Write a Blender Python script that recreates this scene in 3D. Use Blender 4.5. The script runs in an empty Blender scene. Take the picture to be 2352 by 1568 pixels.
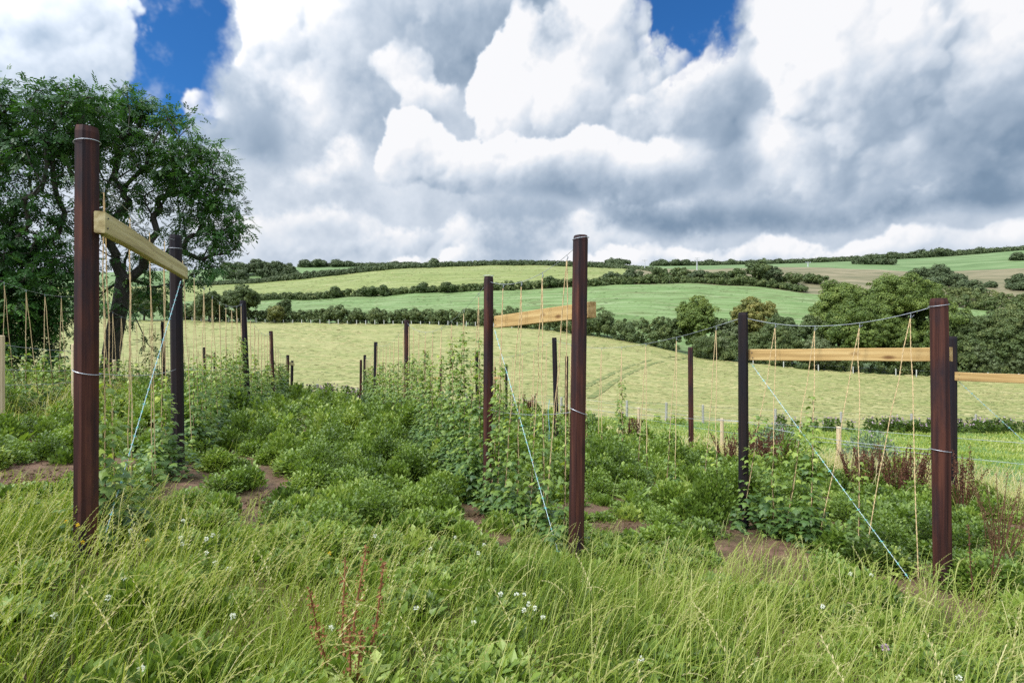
import bpy, math, random
import numpy as np
from mathutils import Vector

C = bpy.context.scene.collection
SC = bpy.context.scene
R = math.radians
rng = np.random.default_rng(7)
random.seed(7)

# ------------------------------------------------------------------ camera
F, CX, CY, EYE = 1307.0, 1176.0, 784.0, 1.5      # focal length and centre of the photograph in its own pixels
cam = bpy.data.cameras.new('camera')
cam.lens = 20.0; cam.sensor_width = 36.0
cam.clip_start = 0.05; cam.clip_end = 4000
camo = bpy.data.objects.new('camera', cam); C.objects.link(camo)
camo.location = (0, 0, EYE); camo.rotation_euler = (R(90), 0, 0)
SC.camera = camo
SC.view_settings.view_transform = 'Standard'
SC.view_settings.look = 'None'
SC.view_settings.gamma = 1.0
SC.view_settings.exposure = 0.0
SC.render.resolution_x = 1024; SC.render.resolution_y = 682
try:
    SC.cycles.max_bounces = 8; SC.cycles.diffuse_bounces = 3; SC.cycles.glossy_bounces = 2
    SC.cycles.transmission_bounces = 4; SC.cycles.transparent_max_bounces = 8
    SC.cycles.use_denoising = False
except Exception:
    pass

# ------------------------------------------------------------------ sun (high, from the left and a little behind)
SUN_AZ, SUN_EL = R(-122), R(50)                   # azimuth from +Y towards +X
sdir = Vector((math.sin(SUN_AZ)*math.cos(SUN_EL), math.cos(SUN_AZ)*math.cos(SUN_EL), math.sin(SUN_EL)))
sl = bpy.data.lights.new('sun', 'SUN'); sl.energy = 2.8; sl.angle = R(12); sl.color = (1.0, 0.95, 0.87)
so = bpy.data.objects.new('sun', sl); C.objects.link(so)
so.rotation_euler = (-sdir).to_track_quat('-Z', 'Y').to_euler()

# ------------------------------------------------------------------ sky
GAPS = [(425, 40, 100, 140), (395, 170, 105, 110), (345, 225, 70, 50), (1590, 15, 130, 90), (1575, 100, 75, 50), (1660, 95, 55, 50)]
BANKS = [  # blobs in the photograph's pixels, brightness, side light, softness of the edge, detail, top-to-bottom fall, vague foot
    ([(100, 20, 250, 120), (200, 140, 135, 75), (40, 160, 200, 100), (285, 60, 80, 60)], 0.72, 0.6, 3.0, 0.9, 0.05, 0.3),
    ([(760, 560, 380, 90), (1250, 560, 300, 80)], 0.76, 0.6, 7.0, 0.9, 0.0, 0.4),
    ([(1090, 40, 260, 130), (880, 260, 170, 130)], 0.50, 0.5, 12.0, 0.7, 0.0),
    ([(630, 60, 115, 110), (590, 170, 95, 75), (520, 255, 110, 45), (700, 290, 150, 130), (780, 110, 90, 160)], 0.88, 0.75, 1.8, 1.1, 0.02, 0.25),
    ([(830, 200, 110, 150), (800, 60, 80, 90)], 0.62, 0.5, 16.0, 0.7, 0.0),
    ([(590, 300, 82, 62), (620, 375, 52, 50), (490, 300, 80, 34)], 0.43, 0.35, 3.5, 1.0, 0.10, 0.2),
    ([(690, 420, 110, 40), (800, 370, 70, 45), (640, 490, 90, 35)], 0.82, 0.55, 9.0, 1.0, 0.2, 0.5),
    ([(935, 140, 85, 55), (985, 215, 75, 65)], 0.84, 0.7, 3.0, 1.1, 0.0),
    ([(1150, 150, 75, 65), (1230, 90, 85, 60), (1370, 70, 130, 120), (1430, 210, 190, 150), (1240, 260, 190, 130)], 0.84, 0.8, 2.0, 1.1, 0.12, 0.35),
    ([(1400, 120, 90, 60), (1330, 260, 130, 80), (1480, 300, 130, 90)], 0.68, 0.6, 14.0, 0.9, 0.0),
    ([(960, 330, 110, 75), (900, 375, 65, 50), (1090, 375, 160, 80), (1300, 385, 220, 80), (1500, 395, 220, 80)], 0.82, 0.75, 3.0, 1.1, 0.30, 0.3),
    ([(1260, 415, 150, 44), (1440, 425, 270, 50)], 0.38, 0.4, 15.0, 0.9, 0.2),
    ([(1640, 190, 120, 70), (1550, 240, 120, 80), (1790, 50, 95, 140), (1950, 130, 260, 210), (1850, 330, 250, 120), (2050, 350, 220, 110), (2330, 100, 200, 190)], 0.86, 0.75, 2.2, 1.1, 0.14),
    ([(1640, 280, 120, 75), (1700, 200, 60, 60), (1700, 390, 100, 60)], 0.50, 0.5, 13.0, 0.9, 0.0),
    ([(2240, 410, 170, 95), (2330, 290, 110, 120), (2180, 300, 80, 90)], 0.30, 0.4, 18.0, 0.8, 0.1),
    ([(1560, 500, 340, 38), (1950, 486, 380, 38), (2280, 460, 180, 50)], 0.20, 0.3, 11.0, 0.9, 0.1),
    ([(1180, 452, 300, 16), (1430, 460, 200, 20)], 0.33, 0.3, 12.0, 0.9, 0.1),
    ([(2285, 370, 66, 36), (2292, 480, 22, 45)], 0.66, 0.5, 7.0, 1.0, 0.1),
    ([(740, 525, 130, 34)], 0.58, 0.4, 10.0, 0.9, 0.0),
    ([(1110, 520, 50, 18), (1200, 540, 55, 20), (980, 515, 35, 16)], 0.54, 0.4, 5.0, 1.0, 0.0),
    ([(1000, 620, 150, 36), (1120, 600, 90, 42), (1300, 610, 150, 36), (1450, 592, 200, 36), (1620, 595, 150, 36), (1780, 580, 190, 44), (1930, 580, 150, 44), (2080, 564, 190, 42), (2230, 560, 120, 44), (2350, 545, 140, 44)], 0.90, 0.5, 3.0, 1.1, 0.0, 0.7),
]
# ---- the cloud banks, grown as heaps of puffs on an azimuth/elevation grid, lit from the sun's side
CR = 700                                           # samples per radian
AZ0, AZ1, EL0, EL1 = -1.15, 1.15, -0.08, 0.72
CWD, CHT = int((AZ1-AZ0)*CR), int((EL1-EL0)*CR)
crng = np.random.default_rng(11)
fy = np.fft.fftfreq(CHT)[:, None]; fx = np.fft.fftfreq(CWD)[None, :]
fr = np.sqrt(fx*fx+fy*fy); fr[0, 0] = 1
def blur(a, s): return np.fft.irfft2(np.fft.rfft2(a)*np.exp(-2*(np.pi*s*fr[:, :CWD//2+1])**2), s=a.shape)
def fbm(beta, lo=0.0, hi=9.0):
    a = np.fft.fft2(crng.standard_normal((CHT, CWD)))
    m = fr**-beta*(fr > lo)*(fr < hi); m[0, 0] = 0
    n = np.real(np.fft.ifft2(a*m)); return n/n.std()
def sst(x, a, b):
    t = np.clip((x-a)/(b-a), 0, 1); return t*t*(3-2*t)
def warp(a, dx, dy):
    yy, xx = np.mgrid[0:CHT, 0:CWD]
    x = np.clip(xx+dx, 0, CWD-1.01); y = np.clip(yy+dy, 0, CHT-1.01)
    xi = x.astype(int); yi = y.astype(int); u = x-xi; v = y-yi
    return a[yi, xi]*(1-u)*(1-v)+a[yi, xi+1]*u*(1-v)+a[yi+1, xi]*(1-u)*v+a[yi+1, xi+1]*u*v
def cpos(px, py):
    a = math.atan((px-CX)/F); e = math.atan((CY-py)/F*math.cos(a))
    return (a-AZ0)*CR, (e-EL0)*CR, math.cos(a)
def puff(H, x, y, r, z):
    x0, x1 = max(0, int(x-r)), min(CWD, int(x+r)+2); y0, y1 = max(0, int(y-r)), min(CHT, int(y+r)+2)
    if x1 <= x0 or y1 <= y0: return
    yy, xx = np.mgrid[y0:y1, x0:x1]
    q = r*r-(xx-x)**2-(yy-y)**2
    h = np.where(q > 0, z+np.sqrt(np.maximum(q, 0)), -1e3)
    np.maximum(H[y0:y1, x0:x1], h, out=H[y0:y1, x0:x1])
def heap_of(blobs, gen=2, kids=16, small=0.42):
    H = np.full((CHT, CWD), -1e3)
    for (px, py, rx, ry) in blobs:
        x, y, ca = cpos(px, py); sx = rx*ca*ca*CR/F; sy = ry*ca*CR/F
        r0 = min(sx, sy)
        # fill the ellipse with puffs, smaller towards its rim
        n = int(26*max(sx, sy)/r0)
        for k in range(n):
            t = crng.random()**0.5; ph = crng.random()*6.283
            cx, cy = x+sx*t*0.8*math.cos(ph), y+sy*t*0.8*math.sin(ph)
            r = r0*(0.52-0.30*t)*(0.7+0.6*crng.random())
            z = r0*0.9*math.sqrt(max(0, 1-t*t))
            stack = [(cx, cy, r, z, 0)]
            while stack:
                a, b, rr, zz, g = stack.pop()
                puff(H, a, b, rr, zz)
                if g < gen and rr > 3:
                    for q in range(kids if g == 0 else 7):
                        p2 = crng.random()*6.283; e = crng.random()
                        stack.append((a+rr*0.92*e*math.cos(p2), b+rr*0.92*e*math.sin(p2), rr*small*(0.6+0.7*crng.random()), zz+rr*0.9*math.sqrt(max(0, 1-e*e)), g+1))
    return H
WX, WY = fbm(1.9, 0.004), fbm(1.9, 0.004)
TX, TY = fbm(1.35, 0.02), fbm(1.35, 0.02)
FINE = fbm(1.6, 0.006); BIG = fbm(2.0, 0.0, 0.02); MID = fbm(1.9, 0.003, 0.2); ERO = fbm(1.75, 0.008)
def bank(S, A, blobs, base, side, edge, detail=1.0, vgrad=0.0, foot=0.0, gen=2, big=0.05):
    H = heap_of(blobs, gen)
    m = (H > -500).astype(float)
    H = np.where(H > -500, H, 0)
    dx, dy = WX*4.2*detail+TX*1.3*detail, WY*4.2*detail+TY*1.3*detail
    H = warp(H, dx, dy); m = warp(m, dx, dy)
    y = np.arange(CHT)[:, None]
    ys = [cpos(b[0], b[1])[1] for b in blobs]; hh = [b[3]*CR/F for b in blobs]
    lo = min(q-w for q, w in zip(ys, hh)); hi = max(q+w for q, w in zip(ys, hh))
    g = np.clip((y-lo)/(hi-lo), 0, 1)-0.5
    crisp = sst(blur(m, 4.0+edge)+(0.15 if edge < 8 else 0.06)*ERO+0.03*TX, 0.38 if edge < 8 else 0.28, 0.64+0.03*edge)
    vague = sst(blur(m, 13)+0.10*MID+0.05*FINE, 0.30, 1.0)
    # sharp where the heap faces the light, ragged and vague below and on the lee side
    yl = blur(m, 22); gy, gx = np.gradient(yl)
    up = sst((gx*0.75-gy*0.66)*22+0.35*MID+0.15*BIG, -0.25, 0.45)
    a = crisp*up+vague*crisp**0.5*(1-up)
    if foot: a = a*sst(g+0.5+0.10*MID, 0.0, foot)
    sh = 0
    for s, w in ((1.4, 0.017), (4, 0.026), (10, 0.040), (24, 0.078)):
        B = blur(H, s)
        gy, gx = np.gradient(B)
        sh = sh+w*np.tanh((gx*0.62-gy*0.78)*0.9*-1.0*-1.0)*1.0
    conv = np.tanh((blur(H, 2)-blur(H, 14))/12.0)
    s = base+side*(sh*3.0)+0.07*detail*conv+vgrad*g+0.030*FINE+0.010*TX+big*MID
    return S*(1-a)+s*a, np.maximum(A, a)
def make_clouds():
    S = 0.67+0.05*BIG+0.03*FINE+0.05*MID; A = np.ones((CHT, CWD))
    G = np.full((CHT, CWD), -1.0); yy, xx = np.mgrid[0:CHT, 0:CWD]
    for (px, py, rx, ry) in GAPS:
        x, y, ca = cpos(px, py)
        q = ((xx-x)/(rx*ca*ca*CR/F))**2+((yy-y)/(ry*ca*CR/F))**2
        G = np.maximum(G, 1.6-q)
    G = warp(G, WX*4+TX*3, WY*4+TY*3)
    A = 1-sst(G+0.08*TX+0.28*MID+0.22*ERO, 0.0, 1.25)*(1-0.45*sst(0.7*MID+0.8*FINE, 1.2, 4.2))
    for L in BANKS: S, A = bank(S, A, *L)
    return np.clip(S, 0, 1.05), A
# ------------------------------------------------------------------ sky: Nishita blue with banks of cumulus over it
W = bpy.data.worlds.new('World'); SC.world = W; W.use_nodes = True
nt = W.node_tree; nt.nodes.clear()
def _n(t, **kw):
    n = nt.nodes.new(t)
    for k, v in kw.items(): setattr(n, k, v)
    return n
def _set(sock, v):
    if hasattr(v, 'is_output'): nt.links.new(v, sock)
    else: sock.default_value = v
def M(op, a, b=None, c=None, clamp=False):
    n = _n('ShaderNodeMath', operation=op, use_clamp=clamp)
    _set(n.inputs[0], a)
    if b is not None: _set(n.inputs[1], b)
    if c is not None: _set(n.inputs[2], c)
    return n.outputs[0]
def V(op, a, b=None, c=None):
    n = _n('ShaderNodeVectorMath', operation=op)
    _set(n.inputs[0], a)
    if b is not None: _set(n.inputs[1], b)
    if c is not None: _set(n.inputs[2], c)
    return n.outputs['Value'] if op in ('DOT_PRODUCT', 'LENGTH') else n.outputs[0]
def smooth(x, lo, hi):
    n = _n('ShaderNodeMapRange', interpolation_type='SMOOTHSTEP')
    _set(n.inputs[0], x); n.inputs[1].default_value = lo; n.inputs[2].default_value = hi
    return n.outputs[0]
def mixf(a, b, t):
    n = _n('ShaderNodeMix', data_type='FLOAT')
    _set(n.inputs[0], t); _set(n.inputs[2], a); _set(n.inputs[3], b)
    return n.outputs[0]
def noise(vec, scale, detail, rough, out='Fac'):
    n = _n('ShaderNodeTexNoise'); _set(n.inputs['Vector'], vec)
    n.inputs['Scale'].default_value = scale; n.inputs['Detail'].default_value = detail; n.inputs['Roughness'].default_value = rough
    return n.outputs[out]

d = _n('ShaderNodeTexCoord').outputs['Generated']
sep = _n('ShaderNodeSeparateXYZ'); nt.links.new(d, sep.inputs[0])
az = M('ARCTAN2', sep.outputs[0], sep.outputs[1])
el = M('ARCSINE', sep.outputs[2])
cmb = _n('ShaderNodeCombineXYZ')
_set(cmb.inputs[0], M('MULTIPLY', M('SUBTRACT', az, AZ0), 1/(AZ1-AZ0)))
_set(cmb.inputs[1], M('MULTIPLY', M('SUBTRACT', el, EL0), 1/(EL1-EL0)))
cs, ca_ = make_clouds()
ci = bpy.data.images.new('cloud_banks', CWD, CHT, float_buffer=True, alpha=False)
ci.colorspace_settings.name = 'Non-Color'
buf = np.ones((CHT, CWD, 4), dtype=np.float32); buf[..., 0] = cs; buf[..., 1] = ca_; buf[..., 2] = 0
ci.pixels.foreach_set(buf.ravel()); ci.update(); ci.pack()
tx = _n('ShaderNodeTexImage', image=ci, interpolation='Cubic', extension='EXTEND')
nt.links.new(cmb.outputs[0], tx.inputs[0])
ts = _n('ShaderNodeSeparateColor'); nt.links.new(tx.outputs[0], ts.inputs[0])
inside = M('MULTIPLY', M('MULTIPLY', smooth(az, AZ0, AZ0+0.12), smooth(M('MULTIPLY', az, -1.0), -AZ1, -AZ1+0.12)), smooth(M('MULTIPLY', el, -1.0), -EL1, -EL1+0.1))
wide = M('ADD', 0.25, M('MULTIPLY', noise(d, 2.2, 5.0, 0.55), 0.95))     # the rest of the sky: broken overcast
S = mixf(wide, ts.outputs[0], inside); A = mixf(0.95, ts.outputs[1], inside)
ramp = _n('ShaderNodeValToRGB'); _set(ramp.inputs[0], S)
cr = ramp.color_ramp
cr.elements[0].position = 0.0; cr.elements[0].color = (0.10, 0.16, 0.25, 1)
cr.elements[1].position = 1.0; cr.elements[1].color = (0.95, 0.955, 0.98, 1)
for pos, col in ((0.30, (0.215, 0.305, 0.425, 1)), (0.55, (0.415, 0.505, 0.625, 1)), (0.78, (0.69, 0.755, 0.845, 1))):
    e = cr.elements.new(pos); e.color = col
sky = _n('ShaderNodeTexSky'); sky.sky_type = 'NISHITA'; sky.sun_disc = False
sky.sun_elevation = SUN_EL; sky.sun_rotation = SUN_AZ
sky.air_density = 1.0; sky.dust_density = 0.3; sky.ozone_density = 3.0
skyc = V('MULTIPLY', sky.outputs[0], (0.032, 0.085, 0.138))
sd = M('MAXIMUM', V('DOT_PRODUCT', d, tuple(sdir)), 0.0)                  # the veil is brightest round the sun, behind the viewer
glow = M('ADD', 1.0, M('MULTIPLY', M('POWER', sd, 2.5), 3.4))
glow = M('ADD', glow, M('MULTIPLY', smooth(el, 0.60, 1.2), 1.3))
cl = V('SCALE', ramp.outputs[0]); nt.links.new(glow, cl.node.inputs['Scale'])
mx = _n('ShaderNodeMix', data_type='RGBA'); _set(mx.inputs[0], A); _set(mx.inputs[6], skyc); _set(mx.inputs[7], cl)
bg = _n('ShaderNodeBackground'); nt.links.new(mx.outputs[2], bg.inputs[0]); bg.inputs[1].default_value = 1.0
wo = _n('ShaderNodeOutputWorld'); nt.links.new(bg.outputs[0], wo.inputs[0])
try:
    W.cycles.sampling_method = 'MANUAL'; W.cycles.sample_map_resolution = 512
except Exception:
    pass

# ------------------------------------------------------------------ mesh collecting
class MB:
    """collects triangles/quads with a per-vertex tint 'v' and links them as ONE mesh object"""
    def __init__(s): s.V = []; s.T = []; s.Q = []; s.A = []; s.n = 0
    def add(s, V_, tris=None, quads=None, v=0.5):
        V_ = np.asarray(V_, dtype=np.float32).reshape(-1, 3); k = len(V_)
        s.V.append(V_); s.A.append(np.broadcast_to(np.asarray(v, dtype=np.float32), (k,)).copy())
        if tris is not None and len(tris): s.T.append(np.asarray(tris, dtype=np.int64).reshape(-1, 3)+s.n)
        if quads is not None and len(quads): s.Q.append(np.asarray(quads, dtype=np.int64).reshape(-1, 4)+s.n)
        s.n += k
        return s
    def inst(s, T, tri, org, fr, sc, v, tv=None):
        """template verts T (k,3), tris, placed at org (n,3) with frames fr (n,3,3: rows = axes) and scales sc (n,) or (n,3)"""
        org = np.asarray(org); n = len(org)
        if n == 0: return s
        T = np.asarray(T, dtype=float); k = len(T)
        sc = np.asarray(sc, dtype=float); sc = sc[:, None] if sc.ndim == 1 else sc
        L = T[None]*sc[:, None, :]*np.ones((n, 1, 3))
        P_ = np.einsum('nki,nij->nkj', L, fr)+org[:, None, :]
        tri = np.asarray(tri)
        idx = (np.arange(n)*k)[:, None, None]+tri[None]
        vv = np.broadcast_to(np.asarray(v, dtype=float), (n,))[:, None]+(np.zeros(k) if tv is None else np.asarray(tv))[None]
        return s.add(P_.reshape(-1, 3), tris=idx.reshape(-1, 3), v=vv.reshape(-1))
    def tube(s, pts, rad, sides=6, v=0.5, cap=True):
        pts = np.asarray(pts, dtype=float); n = len(pts); rad = np.broadcast_to(np.asarray(rad, dtype=float), (n,))
        t = np.gradient(pts, axis=0); t /= np.linalg.norm(t, axis=1)[:, None]+1e-9
        ref = np.array([0, 0, 1.0]) if abs(t[0, 2]) < 0.9 else np.array([1.0, 0, 0])
        u = np.cross(t, ref); u /= np.linalg.norm(u, axis=1)[:, None]+1e-9; w = np.cross(t, u)
        a = np.arange(sides)*2*math.pi/sides
        V_ = pts[:, None]+rad[:, None, None]*(np.cos(a)[None, :, None]*u[:, None]+np.sin(a)[None, :, None]*w[:, None])
        q = []
        for i in range(n-1):
            for j in range(sides):
                k = (j+1) % sides
                q.append((i*sides+j, i*sides+k, (i+1)*sides+k, (i+1)*sides+j))
        V_ = V_.reshape(-1, 3); tr = []
        if cap:
            V_ = np.vstack([V_, pts[:1], pts[-1:]])
            for j in range(sides):
                k = (j+1) % sides
                tr += [(n*sides, k, j), (n*sides+1, (n-1)*sides+j, (n-1)*sides+k)]
        return s.add(V_, tris=tr, quads=q, v=v)
    def box(s, c, ax, half, v=0.5):
        c = np.asarray(c, dtype=float); ax = np.asarray(ax, dtype=float)
        sg = np.array([(-1,-1,-1),(1,-1,-1),(1,1,-1),(-1,1,-1),(-1,-1,1),(1,-1,1),(1,1,1),(-1,1,1)], dtype=float)
        V_ = c+(sg*np.asarray(half)) @ ax
        return s.add(V_, quads=[(0,3,2,1),(4,5,6,7),(0,1,5,4),(1,2,6,5),(2,3,7,6),(3,0,4,7)], v=v)
    def build(s, name, mat, parent=None, smooth=False):
        me = bpy.data.meshes.new(name)
        if s.n:
            Vv = np.concatenate(s.V); Av = np.concatenate(s.A)
            T = np.concatenate(s.T) if s.T else np.zeros((0, 3), int)
            Q = np.concatenate(s.Q) if s.Q else np.zeros((0, 4), int)
            me.vertices.add(len(Vv)); me.vertices.foreach_set('co', Vv.ravel())
            me.loops.add(T.size+Q.size); me.loops.foreach_set('vertex_index', np.concatenate([T.ravel(), Q.ravel()]).astype(np.int32))
            me.polygons.add(len(T)+len(Q))
            st = np.concatenate([np.arange(len(T))*3, len(T)*3+np.arange(len(Q))*4]).astype(np.int32)
            me.polygons.foreach_set('loop_start', st)
            me.polygons.foreach_set('use_smooth', np.full(len(st), smooth, dtype=bool))
            at = me.attributes.new('v', 'FLOAT', 'POINT'); at.data.foreach_set('value', Av.astype(np.float32))
            me.update(calc_edges=True)
        me.materials.append(mat)
        o = bpy.data.objects.new(name, me); C.objects.link(o)
        if parent is not None: o.parent = parent
        return o

def rebase(o, loc):
    """move a mesh's origin to loc without moving its vertices in the world"""
    loc = Vector(loc); o.data.transform(__import__('mathutils').Matrix.Translation(-loc)); o.location = loc
    return o
def tag(o, label=None, cat=None, group=None, kind=None):
    if label: o['label'] = label
    if cat: o['category'] = cat
    if group: o['group'] = group
    if kind: o['kind'] = kind
    return o
def thing(name, label, cat, group=None, loc=(0, 0, 0)):
    o = bpy.data.objects.new(name, None); C.objects.link(o); o.empty_display_size = 0.1
    o.location = loc
    return tag(o, label, cat, group)
def part(mb, name, mat, root, smooth=False):
    """link a part whose vertices are given in world space under its thing"""
    o = mb.build(name, mat, root, smooth)
    off = Vector(root.matrix_basis.translation)
    p = root.parent
    while p is not None: off += Vector(p.matrix_basis.translation); p = p.parent
    o.data.transform(__import__('mathutils').Matrix.Translation(-off))
    return o
def P(px, py, Y): return np.array([(px-CX)/F*Y, Y, EYE+(CY-py)/F*Y])
def unit(a): return a/(np.linalg.norm(a, axis=-1, keepdims=True)+1e-9)
def frames(x, z):
    """rows x, y, z from a length axis and an approximate normal"""
    x = unit(np.asarray(x, dtype=float)); y = unit(np.cross(z, x)); z2 = np.cross(x, y)
    return np.stack([x, y, z2], axis=1)
def rand_dirs(n, up=0.0):
    a = rng.standard_normal((n, 3)); a[:, 2] += up
    return unit(a)

# ------------------------------------------------------------------ materials
def mat_new(name):
    m = bpy.data.materials.new(name); m.use_nodes = True; t = m.node_tree; t.nodes.clear()
    return m, t, t.nodes.new('ShaderNodeOutputMaterial')
def ramp_node(t, stops, src):
    r = t.nodes.new('ShaderNodeValToRGB'); c = r.color_ramp
    c.elements[0].position = stops[0][0]; c.elements[0].color = (*stops[0][1], 1)
    c.elements[1].position = stops[-1][0]; c.elements[1].color = (*stops[-1][1], 1)
    for p_, col in stops[1:-1]:
        e = c.elements.new(p_); e.color = (*col, 1)
    t.links.new(src, r.inputs[0]); return r.outputs[0]
def leaf_mat(name, stops, trans=0.3, rough=0.5, spec=0.35, tint=(1.3, 1.35, 0.6)):
    m, t, out = mat_new(name)
    a = t.nodes.new('ShaderNodeAttribute'); a.attribute_name = 'v'
    col = ramp_node(t, stops, a.outputs['Fac'])
    b = t.nodes.new('ShaderNodeBsdfPrincipled'); t.links.new(col, b.inputs['Base Color'])
    b.inputs['Roughness'].default_value = rough; b.inputs['Specular IOR Level'].default_value = spec
    if trans:
        tr = t.nodes.new('ShaderNodeBsdfTranslucent')
        mu = t.nodes.new('ShaderNodeMix'); mu.data_type = 'RGBA'; mu.blend_type = 'MULTIPLY'; mu.inputs[0].default_value = 1
        t.links.new(col, mu.inputs[6]); mu.inputs[7].default_value = (*tint, 1)
        t.links.new(mu.outputs[2], tr.inputs[0])
        mx_ = t.nodes.new('ShaderNodeMixShader'); mx_.inputs[0].default_value = trans
        t.links.new(b.outputs[0], mx_.inputs[1]); t.links.new(tr.outputs[0], mx_.inputs[2]); t.links.new(mx_.outputs[0], out.inputs[0])
    else: t.links.new(b.outputs[0], out.inputs[0])
    return m
def noise_mat(name, stops, scale=(1, 1, 1), nscale=4.0, detail=8.0, rough=0.75, nrough=0.6, bump=0.0, bscale=30.0, spec=0.3, second=None, metal=0.0):
    """noise-mottled surface in object space; second = (stops, scale, nscale, amount) adds a second pattern"""
    m, t, out = mat_new(name)
    tc = t.nodes.new('ShaderNodeTexCoord')
    def nz(sc, ns, de):
        mp = t.nodes.new('ShaderNodeMapping'); mp.inputs['Scale'].default_value = sc; t.links.new(tc.outputs['Object'], mp.inputs[0])
        n = t.nodes.new('ShaderNodeTexNoise'); n.inputs['Scale'].default_value = ns; n.inputs['Detail'].default_value = de; n.inputs['Roughness'].default_value = nrough
        t.links.new(mp.outputs[0], n.inputs['Vector']); return n.outputs[0]
    f = nz(scale, nscale, detail)
    col = ramp_node(t, stops, f)
    if second:
        st2, sc2, ns2, amt = second
        c2 = ramp_node(t, st2, nz(sc2, ns2, 6.0))
        mu = t.nodes.new('ShaderNodeMix'); mu.data_type = 'RGBA'; mu.blend_type = 'MULTIPLY'; mu.inputs[0].default_value = amt
        t.links.new(col, mu.inputs[6]); t.links.new(c2, mu.inputs[7]); col = mu.outputs[2]
    b = t.nodes.new('ShaderNodeBsdfPrincipled'); t.links.new(col, b.inputs['Base Color'])
    b.inputs['Roughness'].default_value = rough; b.inputs['Specular IOR Level'].default_value = spec; b.inputs['Metallic'].default_value = metal
    if bump:
        bp = t.nodes.new('ShaderNodeBump'); bp.inputs['Strength'].default_value = bump; bp.inputs['Distance'].default_value = 0.02
        t.links.new(nz(scale, bscale, 6.0), bp.inputs['Height']); t.links.new(bp.outputs[0], b.inputs['Normal'])
    t.links.new(b.outputs[0], out.inputs[0])
    return m
def plain_mat(name, col, rough=0.5, metal=0.0, var=0.15):
    lo = tuple(c*(1-var) for c in col); hi = tuple(min(1, c*(1+var)) for c in col)
    return noise_mat(name, [(0.3, lo), (0.7, hi)], nscale=25.0, rough=rough, metal=metal)

# fields
m_soil = noise_mat('red_soil', [(0.30, (0.075, 0.038, 0.022)), (0.50, (0.150, 0.085, 0.052)), (0.62, (0.21, 0.125, 0.080)), (0.75, (0.29, 0.19, 0.125))], nscale=7.0, detail=12.0, nrough=0.75, bump=1.0, bscale=22.0, second=([(0.40, (0.45, 0.60, 0.30)), (0.55, (1, 1, 1))], (1, 1, 1), 1.1, 0.8))
m_hay = noise_mat('mown_hay', [(0.34, (0.115, 0.150, 0.036)), (0.45, (0.220, 0.226, 0.074)), (0.55, (0.310, 0.285, 0.115)), (0.68, (0.40, 0.355, 0.170))], scale=(0.45, 1.0, 1), nscale=0.8, detail=12.0, nrough=0.80, bump=0.7, bscale=5.0,
                  second=([(0.40, (0.72, 0.84, 0.60)), (0.54, (1, 1, 1))], (0.05, 0.32, 1), 0.9, 0.9))
m_paddock = noise_mat('paddock_turf', [(0.36, (0.06, 0.13, 0.022)), (0.50, (0.12, 0.205, 0.045)), (0.64, (0.20, 0.26, 0.09))], scale=(0.6, 1.2, 1), nscale=1.6, detail=9.0, bump=0.6, bscale=12.0,
                  second=([(0.35, (0.72, 0.75, 0.6)), (0.6, (1, 1, 1))], (0.1, 0.2, 1), 1.5, 0.7))
m_low = noise_mat('lower_pasture_turf', [(0.36, (0.085, 0.150, 0.036)), (0.50, (0.140, 0.215, 0.068)), (0.64, (0.200, 0.255, 0.115))], scale=(0.10, 0.7, 1), nscale=0.5, detail=9.0, nrough=0.66,
                  second=([(0.38, (0.62, 0.52, 0.42)), (0.48, (1, 1, 1))], (0.05, 0.30, 1), 0.9, 0.9))
m_up = noise_mat('upper_pasture_turf', [(0.36, (0.130, 0.165, 0.038)), (0.50, (0.195, 0.225, 0.062)), (0.64, (0.255, 0.265, 0.110))], scale=(0.07, 0.5, 1), nscale=0.5, detail=9.0, nrough=0.66,
                  second=([(0.36, (0.72, 0.78, 0.6)), (0.55, (1, 1, 1))], (0.02, 0.06, 1), 0.8, 0.7))
m_brown = noise_mat('rough_pasture_turf', [(0.36, (0.095, 0.100, 0.045)), (0.50, (0.165, 0.145, 0.075)), (0.64, (0.24, 0.20, 0.12))], scale=(0.06, 0.3, 1), nscale=0.5, detail=9.0, nrough=0.66)
m_top = noise_mat('hilltop_turf', [(0.36, (0.080, 0.135, 0.040)), (0.50, (0.120, 0.190, 0.065)), (0.64, (0.165, 0.225, 0.095))], scale=(0.05, 0.3, 1), nscale=0.4, detail=8.0,
                  second=([(0.36, (0.6, 0.6, 0.45)), (0.5, (1, 1, 1))], (0.03, 0.08, 1), 0.7, 0.5))

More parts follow.
